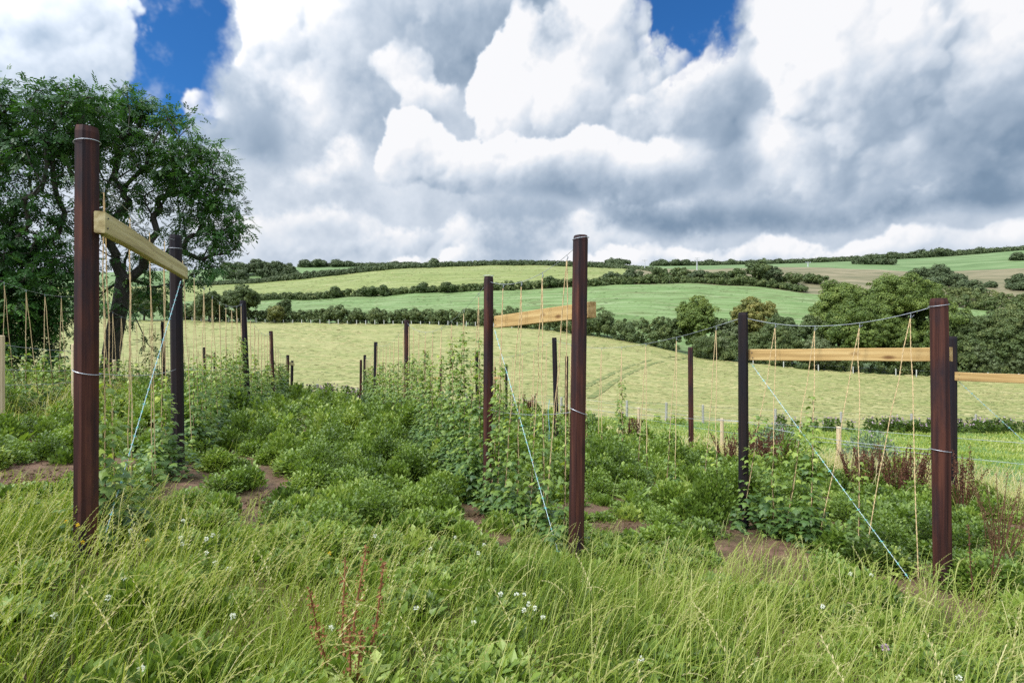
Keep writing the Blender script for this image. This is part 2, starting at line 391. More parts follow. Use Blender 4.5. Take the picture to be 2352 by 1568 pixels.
# ------------------------------------------------------------------ terrain
near_pts = np.array([  # x, y, ground height read off the feet of the posts
    (-2.92, 3.9, 0.02), (-4.1, 7.0, -0.03), (-6.0, 13, -0.25), (-8.2, 19.6, -0.69), (-9.6, 24.5, -1.05),
    (0.56, 5.05, -0.46), (-0.30, 7.0, -0.62), (-2.7, 15, -0.88), (-5.2, 21.8, -1.42), (-6.5, 26, -1.8),
    (3.76, 5.0, -0.66), (2.68, 6.6, -0.60), (1.16, 15, -1.40), (-1.4, 22, -1.55), (4.7, 15, -1.65), (2.1, 22, -1.75), (6.85, 8.9, -1.02),
    (-13.8, 22, -0.55), (-9.5, 12, 0.0), (-15.5, 29, -0.9), (-7, 5, 0.15), (-12, 6, 0.3), (0, 1, -0.10), (-3, 0, 0.05), (3, 0, -0.45), (0, -10, 0.3), (10, -10, -0.5), (-20, -10, 0.6), (20, 0, -1.4), (-25, 10, 0.5),
    (12, 15, -2.1), (10, 22, -2.6), (20, 20, -2.9), (40, 20, -4.2), (-40, 20, 0.2), (0, 27, -2.0), (8, 30, -3.3), (-10, 31, -1.45), (25, 32, -4.4), (-22, 31, -1.0), (-50, 33, -0.5), (60, 33, -6.0), (50, -15, -2.5), (-50, -15, 1.0)])
def _phi(r): return np.where(r > 1e-9, r*r*np.log(r+1e-9), 0)
_n0 = len(near_pts); _K = _phi(np.linalg.norm(near_pts[:, None, :2]-near_pts[None, :, :2], axis=2))+np.eye(_n0)*6.0
_Pm = np.column_stack([np.ones(_n0), near_pts[:, :2]])
_sol = np.linalg.solve(np.block([[_K, _Pm], [_Pm.T, np.zeros((3, 3))]]), np.concatenate([near_pts[:, 2], np.zeros(3)]))
def near_z(x, y):
    x = np.asarray(x, float); y = np.asarray(y, float); sh = x.shape
    q = np.column_stack([x.ravel(), y.ravel()])
    r = np.linalg.norm(q[:, None]-near_pts[None, :, :2], axis=2)
    z = _phi(r) @ _sol[:_n0]+_sol[_n0]+q @ _sol[_n0+1:]
    return z.reshape(sh)
PXC = [-1600, -600, 0, 400, 590, 700, 900, 1000, 1130, 1250, 1390, 1500, 1600, 1750, 1850, 2000, 2100, 2200, 2352, 2900, 3900]
B_D = {1: ([34, 34, 34, 34, 34, 34, 34, 34, 34, 34, 35, 35, 36, 37, 38, 39, 40, 41, 42, 44, 46]),
       2: ([150, 150, 150, 150, 150, 150, 150, 150, 148, 142, 130, 122, 115, 108, 105, 101, 98, 96, 92, 86, 80]),
       3: ([250]*14+[245, 240, 235, 230, 225, 215, 210]),
       4: ([400]*11+[380, 360, 350, 350, 350, 350, 350, 345, 335, 330]),
       5: ([490]*21), 6: ([620]*21)}
B_PY = {1: [890, 890, 892, 905, 915, 922, 937, 943, 950, 953, 958, 963, 968, 975, 980, 984, 985, 985, 985, 985, 985],
        2: [715, 720, 725, 736, 739, 742, 744, 745, 749, 757, 775, 795, 822, 836, 848, 857, 862, 866, 872, 880, 885],
        3: [690, 690, 690, 692, 690, 688, 677, 671, 667, 662, 655, 652, 651, 660, 672, 690, 700, 705, 715, 730, 740],
        4: [662, 660, 660, 658, 650, 640, 618, 613.5, 609, 609, 614, 617, 619, 615, 613, 619, 623, 622, 616, 600, 590],
        5: [640, 640, 632, 622, 614, 613, 611.5, 609, 606, 606, 609, 611, 610, 607, 604, 598, 593, 587, 574, 556, 540],
        6: [641, 641, 633, 623, 615, 614, 612.5, 610, 607, 607, 610, 612, 611, 608, 605, 599, 594, 588, 575, 557, 541]}
def bd(k, px): return np.interp(px, PXC, B_D[k])
def bpy_(k, px): return np.interp(px, PXC, B_PY[k])
def zpx(px, py, Y): return EYE+(CY-py)/F*Y
def far_col(px, Ys):
    """ground height along one direction: monotone cubic through the field edges"""
    st = [20.0, 27.0]; zz = [float(near_z(np.array([(px-CX)/F*20.0]), np.array([20.0]))[0]), float(near_z(np.array([(px-CX)/F*27.0]), np.array([27.0]))[0])]
    for k in range(1, 7):
        D = bd(k, px); st.append(D); zz.append(zpx(px, bpy_(k, px), D)-(1.5 if k == 6 else 0))
    st = np.array(st); zz = np.array(zz); h = np.diff(st); s = np.diff(zz)/h
    m = np.zeros(len(st)); m[0] = s[0]; m[-1] = s[-1]
    for i in range(1, len(st)-1):
        m[i] = 0 if s[i-1]*s[i] <= 0 else 2*s[i-1]*s[i]/(s[i-1]+s[i])
    i = np.clip(np.searchsorted(st, Ys)-1, 0, len(st)-2); t = (Ys-st[i])/h[i]
    return zz[i]*(2*t**3-3*t**2+1)+m[i]*h[i]*(t**3-2*t**2+t)+zz[i+1]*(-2*t**3+3*t**2)+m[i+1]*h[i]*(t**3-t**2)
def ground(x, y):
    """height of the ground anywhere"""
    x = np.atleast_1d(np.asarray(x, float)); y = np.atleast_1d(np.asarray(y, float))
    out = np.empty(len(x)); f = y > 27.0
    if (~f).any(): out[~f] = near_z(x[~f], y[~f])
    for i in np.where(f)[0]: out[i] = far_col(CX+F*x[i]/y[i], np.array([y[i]]))[0]
    return out
def gz(x, y): return float(ground([x], [y])[0])
def ground_px(px, Y):
    x = (px-CX)/F*Y; return np.array([x, Y, gz(x, Y)])

# far fields: a fan of strips, one object per field, sharing their edges
cols = np.concatenate([np.linspace(-1600, -300, 14), np.linspace(-200, 2600, 141), np.linspace(2700, 3900, 12)])
segs = {(0, 1): 10, (1, 2): 50, (2, 3): 26, (3, 4): 30, (4, 5): 14, (5, 6): 4}
grid = []; rows_of = {}
nr = 0
Zc = []
for px in cols:
    Ys = []
    for (a, b), n in segs.items():
        y0 = 27.0 if a == 0 else bd(a, px); y1 = bd(b, px)
        t = np.arange(n)/n
        Ys.append(y0+(y1-y0)*t)
    Ys = np.concatenate(Ys+[[bd(6, px)]])
    Zc.append(np.column_stack([(px-CX)/F*Ys, Ys, far_col(px, Ys)]))
Zc = np.array(Zc)                                  # columns, rows, 3
bump_ = (np.sin(Zc[..., 0]*0.21+1.3*np.sin(Zc[..., 1]*0.13))*np.sin(Zc[..., 1]*0.17+0.7)*0.0012*Zc[..., 1])
Zc[..., 2] += bump_*np.clip((Zc[..., 1]-45)/60, 0, 1)*np.clip((430-Zc[..., 1])/100, 0, 1)
starts = np.cumsum([0]+[n for n in segs.values()])
def strip(name, k0, k1, mat, lo=-1e9, hi=1e9):
    r0, r1 = starts[k0], starts[k1]
    mb = MB(); G = Zc[:, r0:r1+1]; nc, nr_ = G.shape[:2]
    i, j = np.meshgrid(np.arange(nc-1), np.arange(nr_-1), indexing='ij')
    mid = (cols[:-1]+cols[1:])/2
    ok = ((mid >= lo) & (mid < hi))[:, None] & np.ones(nr_-1, bool)[None]
    q = np.stack([i*nr_+j, (i+1)*nr_+j, (i+1)*nr_+j+1, i*nr_+j+1], -1)[ok]
    used = np.unique(q); re = np.full(nc*nr_, -1); re[used] = np.arange(len(used))
    mb.add(G.reshape(-1, 3)[used], quads=re[q])
    return tag(mb.build(name, mat, None, True), kind='structure')
strip('valley_ground', 0, 1, m_soil, -1e9, 1200)
strip('paddock_far_side', 0, 1, m_paddock, 1200)
strip('hay_field', 1, 2, m_hay)
strip('lower_pasture', 2, 3, m_low)
strip('upper_pasture', 3, 4, m_up, -1e9, 1450)
strip('rough_pasture', 3, 4, m_brown, 1450)
strip('hilltop_field', 4, 6, m_top)
# near ground: the plot and headland; the paddock begins beyond the netting
def fence_x(y): return 6.7-0.33*(y-11.5)           # line of the netting fence
nx = np.concatenate([np.linspace(-62, -22, 12), np.linspace(-20, 20, 121), np.linspace(22, 62, 12)]); ny = np.concatenate([np.linspace(-16, 0, 9), np.linspace(0.4, 27.0, 108)])
gx_, gy_ = np.meshgrid(nx, ny, indexing='ij')
gx_ = gx_*1.0
gz_ = near_z(gx_, gy_)+0.03*np.sin(gx_*2.1+np.sin(gy_*1.7))*np.sin(gy_*1.9+0.4)*(gy_ < 24)
ii, jj = np.meshgrid(np.arange(len(nx)-1), np.arange(len(ny)-1), indexing='ij')
nq = np.stack([ii*len(ny)+jj, (ii+1)*len(ny)+jj, (ii+1)*len(ny)+jj+1, ii*len(ny)+jj+1], -1)
inpad = (gx_[:-1, :-1] > fence_x(gy_[:-1, :-1])) & (gy_[:-1, :-1] > 5)
for nm, sel, mt in (('ground', ~inpad, m_soil), ('paddock', inpad, m_paddock)):
    q = nq[sel]; used = np.unique(q); re = np.full(gx_.size, -1); re[used] = np.arange(len(used))
    mb = MB(); mb.add(np.column_stack([gx_.ravel(), gy_.ravel(), gz_.ravel()])[used], quads=re[q])
    tag(mb.build(nm, mt, None, True), kind='structure')

# ------------------------------------------------------------------ trellis: posts, rails, wires, strings
def wood_mat(name, stops, blue=None, kn=None):
    """sawn timber: grain drawn out along local z, with knots"""
    m, t, out = mat_new(name)
    tc = t.nodes.new('ShaderNodeTexCoord')
    def nz(sc, ns, de, ro=0.6):
        mp = t.nodes.new('ShaderNodeMapping'); mp.inputs['Scale'].default_value = sc; t.links.new(tc.outputs['Object'], mp.inputs[0])
        n = t.nodes.new('ShaderNodeTexNoise'); n.inputs['Scale'].default_value = ns; n.inputs['Detail'].default_value = de; n.inputs['Roughness'].default_value = ro
        t.links.new(mp.outputs[0], n.inputs['Vector']); return n.outputs[0]
    g = nz((1, 1, 0.03), 24.0, 4.0)
    col = ramp_node(t, stops, g)
    if blue:
        mu = t.nodes.new('ShaderNodeMix'); mu.data_type = 'RGBA'
        f = t.nodes.new('ShaderNodeMapRange'); f.inputs[1].default_value = 0.46; f.inputs[2].default_value = 0.66; t.links.new(nz((1, 1, 0.25), 5.0, 4.0), f.inputs[0])
        t.links.new(f.outputs[0], mu.inputs[0]); t.links.new(col, mu.inputs[6]); mu.inputs[7].default_value = (*blue, 1); col = mu.outputs[2]
    if kn:
        vo = t.nodes.new('ShaderNodeTexVoronoi'); vo.inputs['Scale'].default_value = kn[0]
        mp = t.nodes.new('ShaderNodeMapping'); mp.inputs['Scale'].default_value = (1, 1, 0.35); t.links.new(tc.outputs['Object'], mp.inputs[0]); t.links.new(mp.outputs[0], vo.inputs['Vector'])
        f = t.nodes.new('ShaderNodeMapRange'); f.inputs[1].default_value = 0.16; f.inputs[2].default_value = 0.05; t.links.new(vo.outputs['Distance'], f.inputs[0])
        mu = t.nodes.new('ShaderNodeMix'); mu.data_type = 'RGBA'; t.links.new(f.outputs[0], mu.inputs[0]); t.links.new(col, mu.inputs[6]); mu.inputs[7].default_value = (*kn[1], 1); col = mu.outputs[2]
    at_ = t.nodes.new('ShaderNodeAttribute'); at_.attribute_name = 'v'
    gt = t.nodes.new('ShaderNodeMath'); gt.operation = 'GREATER_THAN'; gt.inputs[1].default_value = 0.9; t.links.new(at_.outputs['Fac'], gt.inputs[0])
    mu = t.nodes.new('ShaderNodeMix'); mu.data_type = 'RGBA'; t.links.new(gt.outputs[0], mu.inputs[0]); t.links.new(col, mu.inputs[6]); mu.inputs[7].default_value = (0.10, 0.09, 0.085, 1); col = mu.outputs[2]
    b = t.nodes.new('ShaderNodeBsdfPrincipled'); t.links.new(col, b.inputs['Base Color'])
    b.inputs['Roughness'].default_value = 0.7; b.inputs['Specular IOR Level'].default_value = 0.22
    bp = t.nodes.new('ShaderNodeBump'); bp.inputs['Strength'].default_value = 0.3; bp.inputs['Distance'].default_value = 0.003
    t.links.new(nz((1, 1, 0.03), 45.0, 3.0), bp.inputs['Height']); t.links.new(bp.outputs[0], b.inputs['Normal'])
    t.links.new(b.outputs[0], out.inputs[0]); return m
m_post = wood_mat('creosoted_timber', [(0.30, (0.012, 0.005, 0.005)), (0.48, (0.045, 0.015, 0.011)), (0.66, (0.098, 0.034, 0.021))], blue=(0.016, 0.012, 0.016), kn=(3.2, (0.010, 0.006, 0.006)))
m_postd = wood_mat('dark_creosoted_timber', [(0.30, (0.005, 0.004, 0.006)), (0.5, (0.014, 0.009, 0.010)), (0.70, (0.028, 0.016, 0.014))], blue=(0.009, 0.009, 0.014), kn=(3.2, (0.008, 0.006, 0.006)))
m_rail = wood_mat('pale_sawn_timber', [(0.30, (0.27, 0.165, 0.060)), (0.48, (0.45, 0.295, 0.115)), (0.68, (0.58, 0.42, 0.19))], kn=(6.0, (0.17, 0.085, 0.03)))
m_railg = wood_mat('fresh_green_timber', [(0.30, (0.27, 0.205, 0.085)), (0.48, (0.46, 0.375, 0.175)), (0.68, (0.60, 0.51, 0.28))], kn=(5.0, (0.18, 0.12, 0.05)))
m_stake = wood_mat('peeled_stake', [(0.28, (0.46, 0.35, 0.20)), (0.5, (0.58, 0.46, 0.28)), (0.72, (0.66, 0.55, 0.37))])
m_grey = wood_mat('weathered_stake', [(0.28, (0.20, 0.19, 0.16)), (0.5, (0.32, 0.31, 0.27)), (0.72, (0.44, 0.43, 0.39))])
m_wire = plain_mat('galvanised_wire', (0.42, 0.45, 0.49), 0.4, 0.5)
m_barb = leaf_mat('new_barbed_wire', [(0.0, (0.44, 0.56, 0.61)), (0.45, (0.44, 0.56, 0.61)), (0.55, (0.15, 0.48, 0.48)), (1.0, (0.15, 0.48, 0.48))], 0, 0.4)
m_jute = plain_mat('jute', (0.62, 0.46, 0.25), 0.9, 0, 0.2)

def post_mesh(base, top, r, rot):
    base = np.asarray(base, float); top = np.asarray(top, float); mb = MB(); k = 8
    r *= 0.97; a = np.arange(k)*2*math.pi/k+rot; rr = r*(1+0.05*np.sin(a*3+rot*5))
    rings = []
    for f, s in ((0.0, 1.0), (0.5, 1.0), (0.988, 0.97), (1.0, 0.86)):
        c = base+(top-base)*f
        rings.append(np.column_stack([c[0]+rr*s*np.cos(a), c[1]+rr*s*np.sin(a), np.full(k, c[2])]))
    Vv = np.vstack(rings+[top[None]])
    q = [(i*k+j, i*k+(j+1) % k, (i+1)*k+(j+1) % k, (i+1)*k+j) for i in range(3) for j in range(k)]
    return mb.add(Vv, tris=[(3*k+j, 3*k+(j+1) % k, 4*k) for j in range(k)], quads=q)
def ring_mesh(c, r, tilt=0.0, wr=0.0026):
    a = np.linspace(0, 2*math.pi, 22); pts = np.column_stack([c[0]+r*np.cos(a), c[1]+r*np.sin(a), c[2]+tilt*np.cos(a)])
    mb = MB(); mb.tube(pts, wr, 5); return mb
POST = {}
def post(key, tpx, tpy, bpx, Y, r, label, mat=None, bands=()):
    top = P(tpx, tpy, Y); x0 = (bpx-CX)/F*Y; g = gz(x0, Y)
    base = np.array([x0, Y, g-0.35])
    rt = thing('trellis_post', label, 'post', 'posts of the hop trellis', (x0, Y, g))
    o = part(post_mesh(base, top, r, 0.25+0.17*len(POST)), 'shaft', mat or m_post, rt)
    for h, tilt in bands:                          # galvanised wire wrapped round the shaft at height h over the ground
        c = base+(top-base)*((h+0.35)/(top[2]-base[2]))
        part(ring_mesh(c, r*1.03, tilt), 'wire_band', m_wire, rt)
    POST[key] = (base, top, g, r)
    return rt
def at_h(key, h):
    b, t, g, r = POST[key]; return b+(t-b)*((g+h-b[2])/(t[2]-b[2]))
post('L1', 200, 293, 197, 3.90, 0.0745, 'reddish brown octagonal post with two wire bands, the tallest in the picture', bands=((2.87, 0.01), (1.30, -0.02)))
post('L2', 403, 540, 410, 7.10, 0.0745, 'near black post holding the lower end of the steep slanting rail', m_postd, bands=((2.72, 0.0),))
post('L3', 558, 690, 571, 13.0, 0.072, 'near black leaning post where the sagging wire behind the slanting rail ends', m_postd)
post('L4', 622, 760, 629, 19.4, 0.072, 'brown post with a bine climbing its foot, standing alone before the hay field')
post('L5', 661, 815, 660, 26.0, 0.072, 'reddish post of the small far brace nearest the weathered stake')
post('L6', 671, 828, 669, 29.0, 0.072, 'blackish post carrying the short free end of the far small rail', m_postd)
post('C1', 1334, 541, 1322, 5.05, 0.0715, 'tall brown post before a pale rail, wire twisted round its middle', bands=((2.86, 0.01), (1.33, -0.03)))
post('C2', 1122, 635, 1120, 7.00, 0.0630, 'rusty brown post between the bushiest hop plants and the diagonal barbed wire', bands=((2.86, 0.0),))
post('C3', 934, 735, 935, 14.6, 0.072, 'brown post wrapped in hop bines where two sagging wires meet')
post('C4', 863, 785, 861, 21.5, 0.072, 'dark post just left of the first thick clump of far hops', m_postd)
post('C5', 838, 815, 837, 26.0, 0.068, 'thin dark post, right one of the close pair at the far row end', m_postd)
post('C6', 829, 826, 828, 28.2, 0.066, 'thin brown post, left one of the close pair at the far row end')
post('R1', 2156, 685, 2166, 5.00, 0.0735, 'thick reddish post with a loop of wire at its head, end of the golden rail', bands=((2.46, 0.01), (1.19, -0.01)))
post('R2', 1707, 717, 1709, 6.60, 0.0600, 'blackish post with crooked knots at the left end of the golden rail', m_postd)
post('R3', 1273, 775, 1280, 15.0, 0.069, 'dark post close behind the tall brown one, a blue line hanging down it', m_postd)
post('R4', 1095, 807, 1096, 22.0, 0.066, 'small dark post seen just left of the rusty brown post', m_postd)
post('R5', 1013, 835, 1012, 27.0, 0.066, 'small brown post, right end of the far brace behind the hop rows')
post('R6', 988, 843, 988, 28.5, 0.062, 'small dark post, left end of the far brace behind the hop rows', m_postd)
post('D1', 2186, 772, 2186, 8.90, 0.0720, 'black post half hidden behind the thick reddish one, start of the lowest rail', m_postd)
post('D2', 1586, 797, 1588, 15.0, 0.0700, 'reddish post standing alone left of the golden rail near the netting')
post('D3', 1302, 818, 1300, 22.0, 0.0660, 'slim brown post peeping out left of the tall brown post')
post('D4', 1163, 838, 1163, 27.0, 0.0620, 'slim black post right of the rusty brown post with a far rail beside it', m_postd)
post('D5', 1136, 842, 1136, 28.5, 0.0600, 'slim brown post hidden by hop leaves at the left end of a far rail')
post('D0', 2500, 700, 2500, 8.10, 0.0720, 'post outside the picture carrying the other end of the lowest rail', m_postd)
post('A2', 200, 672, 200, 14.8, 0.0720, 'post hidden behind the tallest one, where the wire under the ash tree bends', m_postd)
post('A3', 374, 738, 377, 22.0, 0.0720, 'blackish post close to the ash trunk, left of the steep rail end', m_postd)
post('A4', 469, 797, 472, 27.5, 0.0700, 'dark post at the left end of the small far rail', m_postd)
post('A5', 493, 810, 493, 29.5, 0.0660, 'slim dark post at the right end of the small far rail', m_postd)
POST['A1'] = (np.array([-8.6, 8.4, 0.0]), np.array([-8.6, 8.4, 3.0]), 0.1, 0.07)

def rail(label, a, b, hh, th, mat, roll=0.0):
    a = np.asarray(a, float); b = np.asarray(b, float); z = unit(b-a); up = np.array([0, 0, 1.0])
    s = unit(np.cross(z, up)); u = np.cross(s, z); L = np.linalg.norm(b-a)/2
    mb = MB(); hx, hy, ch = th/2, hh/2, 0.006
    sec = [(-hx+ch, -hy), (hx-ch, -hy), (hx, -hy+ch), (hx, hy-ch), (hx-ch, hy), (-hx+ch, hy), (-hx, hy-ch), (-hx, -hy+ch)]
    nseg = 7; V_ = []
    for i in range(nseg):
        zz = -L+2*L*i/(nseg-1); bow = 0.004*math.sin(i*1.9+L*3)
        V_ += [(p+bow, q_+bow*0.6, zz) for p, q_ in sec]
    q = [(i*8+j, i*8+(j+1) % 8, (i+1)*8+(j+1) % 8, (i+1)*8+j) for i in range(nseg-1) for j in range(8)]
    V_ += [(0, 0, -L), (0, 0, L)]; e = nseg*8
    mb.add(V_, tris=[(e, (j+1) % 8, j) for j in range(8)]+[(e+1, e-8+j, e-8+(j+1) % 8) for j in range(8)], quads=q)
    for e_ in (-L+0.05, L-0.05):                   # nail heads
        for k_ in (-0.25, 0.22):
            for sx_ in (-1, 1): mb.tube(np.array([(sx_*(hx-0.002), k_*hh, e_+0.02*k_), (sx_*(hx+0.004), k_*hh, e_+0.02*k_)]), 0.006, 6, v=1.0)
    o = mb.build('brace_rail', mat)
    from mathutils import Matrix
    c = (a+b)/2
    o.matrix_world = Matrix(((s[0], u[0], z[0], c[0]), (s[1], u[1], z[1], c[1]), (s[2], u[2], z[2], c[2]), (0, 0, 0, 1)))
    return tag(o, label, 'rail', 'horizontal brace rails nailed between trellis posts')
rail('steep greenish yellow sawn rail from the tallest post down to the next', P(230, 509, 3.84), P(425, 627, 6.98), 0.146, 0.064, m_railg)
rail('short golden rail passing behind the tall brown post at mid picture', P(1362, 711, 5.17), P(1140, 740, 6.98), 0.146, 0.070, m_rail)
rail('long level golden rail ending in a pale cut face beside the thick post', P(2186, 813.5, 5.11), P(1722, 815, 6.62), 0.128, 0.066, m_rail)
rail('pale rail running out of the picture from the half hidden black post', P(2192, 864, 8.86), P(2505, 876, 8.15), 0.132, 0.066, m_rail)
rail('tiny far rail at the end of the row left of the weathered stake', P(659, 832, 26.0), P(675, 837, 29.1), 0.13, 0.06, m_railg)
rail('small far rail joining two dark posts left of the leaning post', P(474, 817, 27.6), P(497, 824, 29.4), 0.16, 0.06, m_railg)
rail('small far rail behind the thick hops joining two small posts', P(987, 869, 28.5), P(1013, 869, 27.1), 0.13, 0.06, m_rail)
rail('faint far rail seen behind the rusty post beside the slim black one', P(1136, 868, 28.4), P(1163, 868, 27.1), 0.13, 0.06, m_rail)

def catenary(a, b, sag, n=14):
    t = np.linspace(0, 1, n)[:, None]; p = a+(b-a)*t; p[:, 2] -= (4*sag*t*(1-t))[:, 0]; return p
def wire_thing(label, pts_list, r=0.0027, name='trellis_wire', group='long trellis wires'):
    mb = MB()
    for p in pts_list: mb.tube(p, r, 4)
    o = mb.build(name, m_wire, None, True)
    return tag(rebase(o, pts_list[0][0]), label, 'wire', group)
def topat(key, dz): 
    p = POST[key][1].copy(); p[2] -= dz; return p
rowpts = {'left': ['L1', 'L2', 'L3', 'L4', 'L5'], 'middle': ['C1', 'C2', 'C3', 'C4', 'C5'], 'right': ['R1', 'R2', 'R3', 'R4', 'R5'], 'ash': ['A1', 'A2', 'A3', 'A4']}
row_words = {'left': 'the row starting at the tallest post', 'middle': 'the row of bushy hops', 'right': 'the row with the long golden rail', 'ash': 'the row beneath the ash tree'}
SAG = {('left', 0): 0.10, ('left', 1): 0.34, ('middle', 0): 0.16, ('middle', 1): 0.42, ('right', 0): 0.14, ('right', 1): 0.28}
spans = {}
for row, ks in rowpts.items():
    cur = []
    for i in range(len(ks)-1):
        a = topat(ks[i], 0.27 if ks[i] == 'L1' else 0.06); b = topat(ks[i+1], 0.06)
        if ks[i] == 'L2': a = topat('L2', 0.12)
        c = catenary(a, b, SAG.get((row, i), 0.30)); cur.append(c); spans[(row, i)] = c
    wire_thing('thin galvanised wire sagging along the post heads of %s' % row_words[row], cur)
for row in ('left', 'middle', 'right', 'ash'):
    ks = rowpts[row]; cur = []
    for i in range(3):
        cur.append(catenary(at_h(ks[i], 1.22 if i else {'left': 1.30, 'middle': 1.33, 'right': 1.19, 'ash': 1.25}[row]), at_h(ks[i+1], 1.22), 0.05, 10))
    wire_thing('taut galvanised wire at waist height along %s' % row_words[row], cur)

def barbed(label, a, b):
    a = np.asarray(a, float); b = np.asarray(b, float); d_ = b-a; L = np.linalg.norm(d_); z = d_/L
    s = unit(np.cross(z, [0, 0, 1.0])); u = np.cross(s, z)
    t = np.linspace(0, 1, int(L/0.02)); ph = t*L/0.055*2*math.pi
    mb = MB(); core = a+d_*t[:, None]
    for o_ in (0, math.pi):
        mb.tube(core+0.0026*(np.cos(ph+o_)[:, None]*s+np.sin(ph+o_)[:, None]*u), 0.0019, 4, v=0.0)
    k = int(L/0.105)
    for i in range(k):
        c = a+d_*(i+0.5)/k
        for q in range(2):
            w = unit(rand_dirs(1)[0]+0*z); w = unit(w-z*np.dot(w, z)*0.7)
            mb.tube(np.array([c-w*0.017, c+w*0.017]), [0.0021, 0.0012], 3, v=1.0)
        mb.tube(np.array([c-z*0.008, c+z*0.008]), 0.0050, 4, v=1.0)
    o = mb.build('barbed_wire', m_barb); tag(rebase(o, a), label, 'wire', 'diagonal barbed bracing wires')
barbed('barbed wire slanting from the steep rail down to the tallest post', P(415, 645, 6.98), P(243, 1222, 4.02))
barbed('barbed wire slanting down through the middle hops to the tall brown post', P(1136, 757, 6.95), P(1285, 1278, 5.10))
barbed('barbed wire slanting down under the long golden rail', P(1724, 833, 6.62), P(2092, 1334, 5.05))
barbed('barbed wire slanting out of the picture under the lowest rail', P(2198, 872, 8.86), P(2480, 1130, 8.15))

# strings: one hook per thing, two cords each; cords stand at the plants
ORD = ['first', 'second', 'third', 'fourth', 'fifth', 'sixth', 'seventh', 'eighth', 'ninth', 'tenth', 'eleventh', 'twelfth']
post_words = {'L1': 'the tallest post', 'L2': 'the slanting rail end', 'L3': 'the leaning post', 'L4': 'the lone brown post', 'C1': 'the tall brown post', 'C2': 'the rusty brown post',
              'C3': 'the bine wrapped post', 'C4': 'the far post', 'R1': 'the thick reddish post', 'R2': 'the knotty black post', 'R3': 'the blue lined post', 'R4': 'the small post',
              'A1': 'the picture edge', 'A2': 'the wire bend', 'A3': 'the trunk side post'}
HOOKS = {('left', 0): 4, ('left', 1): 9, ('left', 2): 8, ('left', 3): 7, ('middle', 0): 4, ('middle', 1): 9, ('middle', 2): 8, ('middle', 3): 6,
         ('right', 0): 4, ('right', 1): 8, ('right', 2): 8, ('right', 3): 5, ('ash', 0): 7, ('ash', 1): 10, ('ash', 2): 8}
PLANT_AT = []
def cord(mb, a, b, r, fuzz):
    n = 9; t = np.linspace(0, 1, n)[:, None]; p = a+(b-a)*t
    p[1:-1, :2] += rng.normal(0, 0.006, (n-2, 2))
    if not fuzz: mb.tube(p, r, 4); return
    n = 90; tt = np.linspace(0, 1, n); q = np.column_stack([np.interp(tt, t[:, 0], p[:, k]) for k in range(3)])
    ph = tt*np.linalg.norm(b-a)/0.035*2*math.pi                     # two-ply twist
    for o_ in (0, math.pi):
        w = np.column_stack([np.cos(ph+o_), np.sin(ph+o_), 0*ph])*r*0.55; mb.tube(q+w, r*0.62, 4)
    k = int(np.linalg.norm(b-a)*fuzz); i = rng.integers(0, n, k)
    dirs = rand_dirs(k); tip = q[i]+dirs*rng.uniform(0.012, 0.028, k)[:, None]
    side = np.cross(dirs, rand_dirs(k))*0.0011
    Vv = np.stack([q[i]-side, q[i]+side, tip], 1).reshape(-1, 3)
    mb.add(Vv, tris=np.arange(3*k).reshape(-1, 3))
for (row, si), n in HOOKS.items():
    c = spans[(row, si)]; ks = rowpts[row]; t0 = np.linspace(0, 1, len(c))
    along = unit((c[-1]-c[0])*np.array([1, 1, 0]))
    for k in range(n):
        t = (k+0.55)/n if si else (k+0.5)/(n+0.4)
        h = np.array([np.interp(t, t0, c[:, j]) for j in range(3)])
        near = np.linalg.norm(h[:2]) < 9.5
        g1 = h[:2]-along[:2]*0.02; g2 = h[:2]+along[:2]*(0.36 if row != 'ash' else 0.5)
        jit = rng.normal(0, 0.03, 4); g1 = g1+jit[:2]; g2 = g2+jit[2:]
        b1 = np.array([*g1, gz(*g1)+0.02]); b2 = np.array([*g2, gz(*g2)+0.02])
        end = post_words[ks[si]]
        rt = thing('hop_string', 'jute strings, %s hook past %s in %s' % (ORD[k], end, {'left': 'the left row', 'middle': 'the middle row', 'right': 'the right row', 'ash': 'the ash row'}[row]), 'string', 'jute strings hung from the trellis wires', h)
        hk = h-np.array([0, 0, 0.05])
        mb = MB(); mb.tube(np.array([h+[0.0, 0, 0.006], h+[0.006, 0, -0.02], hk, hk-along*0.03+[0, 0, 0.03]]), 0.0028, 4); part(mb, 'hook', m_wire, rt)
        r = 0.0046 if near else (0.0058 if np.linalg.norm(h[:2]) < 15 else 0.0075)
        for b in (b1, b2):
            mb = MB(); cord(mb, hk, b, r, 55 if np.linalg.norm(h[:2]) < 7.5 else 0); part(mb, 'cord', m_jute, rt)
        PLANT_AT.append((row, si, k, n, hk, b1, b2, end))
mb = MB(); mb.tube(np.array([P(1262, 918, 14.9), P(1259, 945, 14.9), P(1262, 985, 14.9), P(1260, 1030, 14.95)]), 0.006, 4)
o = mb.build('hanging_line', plain_mat('blue_line', (0.25, 0.5, 0.62))); tag(rebase(o, P(1262, 918, 14.9)), 'thin pale blue line hanging down beside a dark post', 'line')

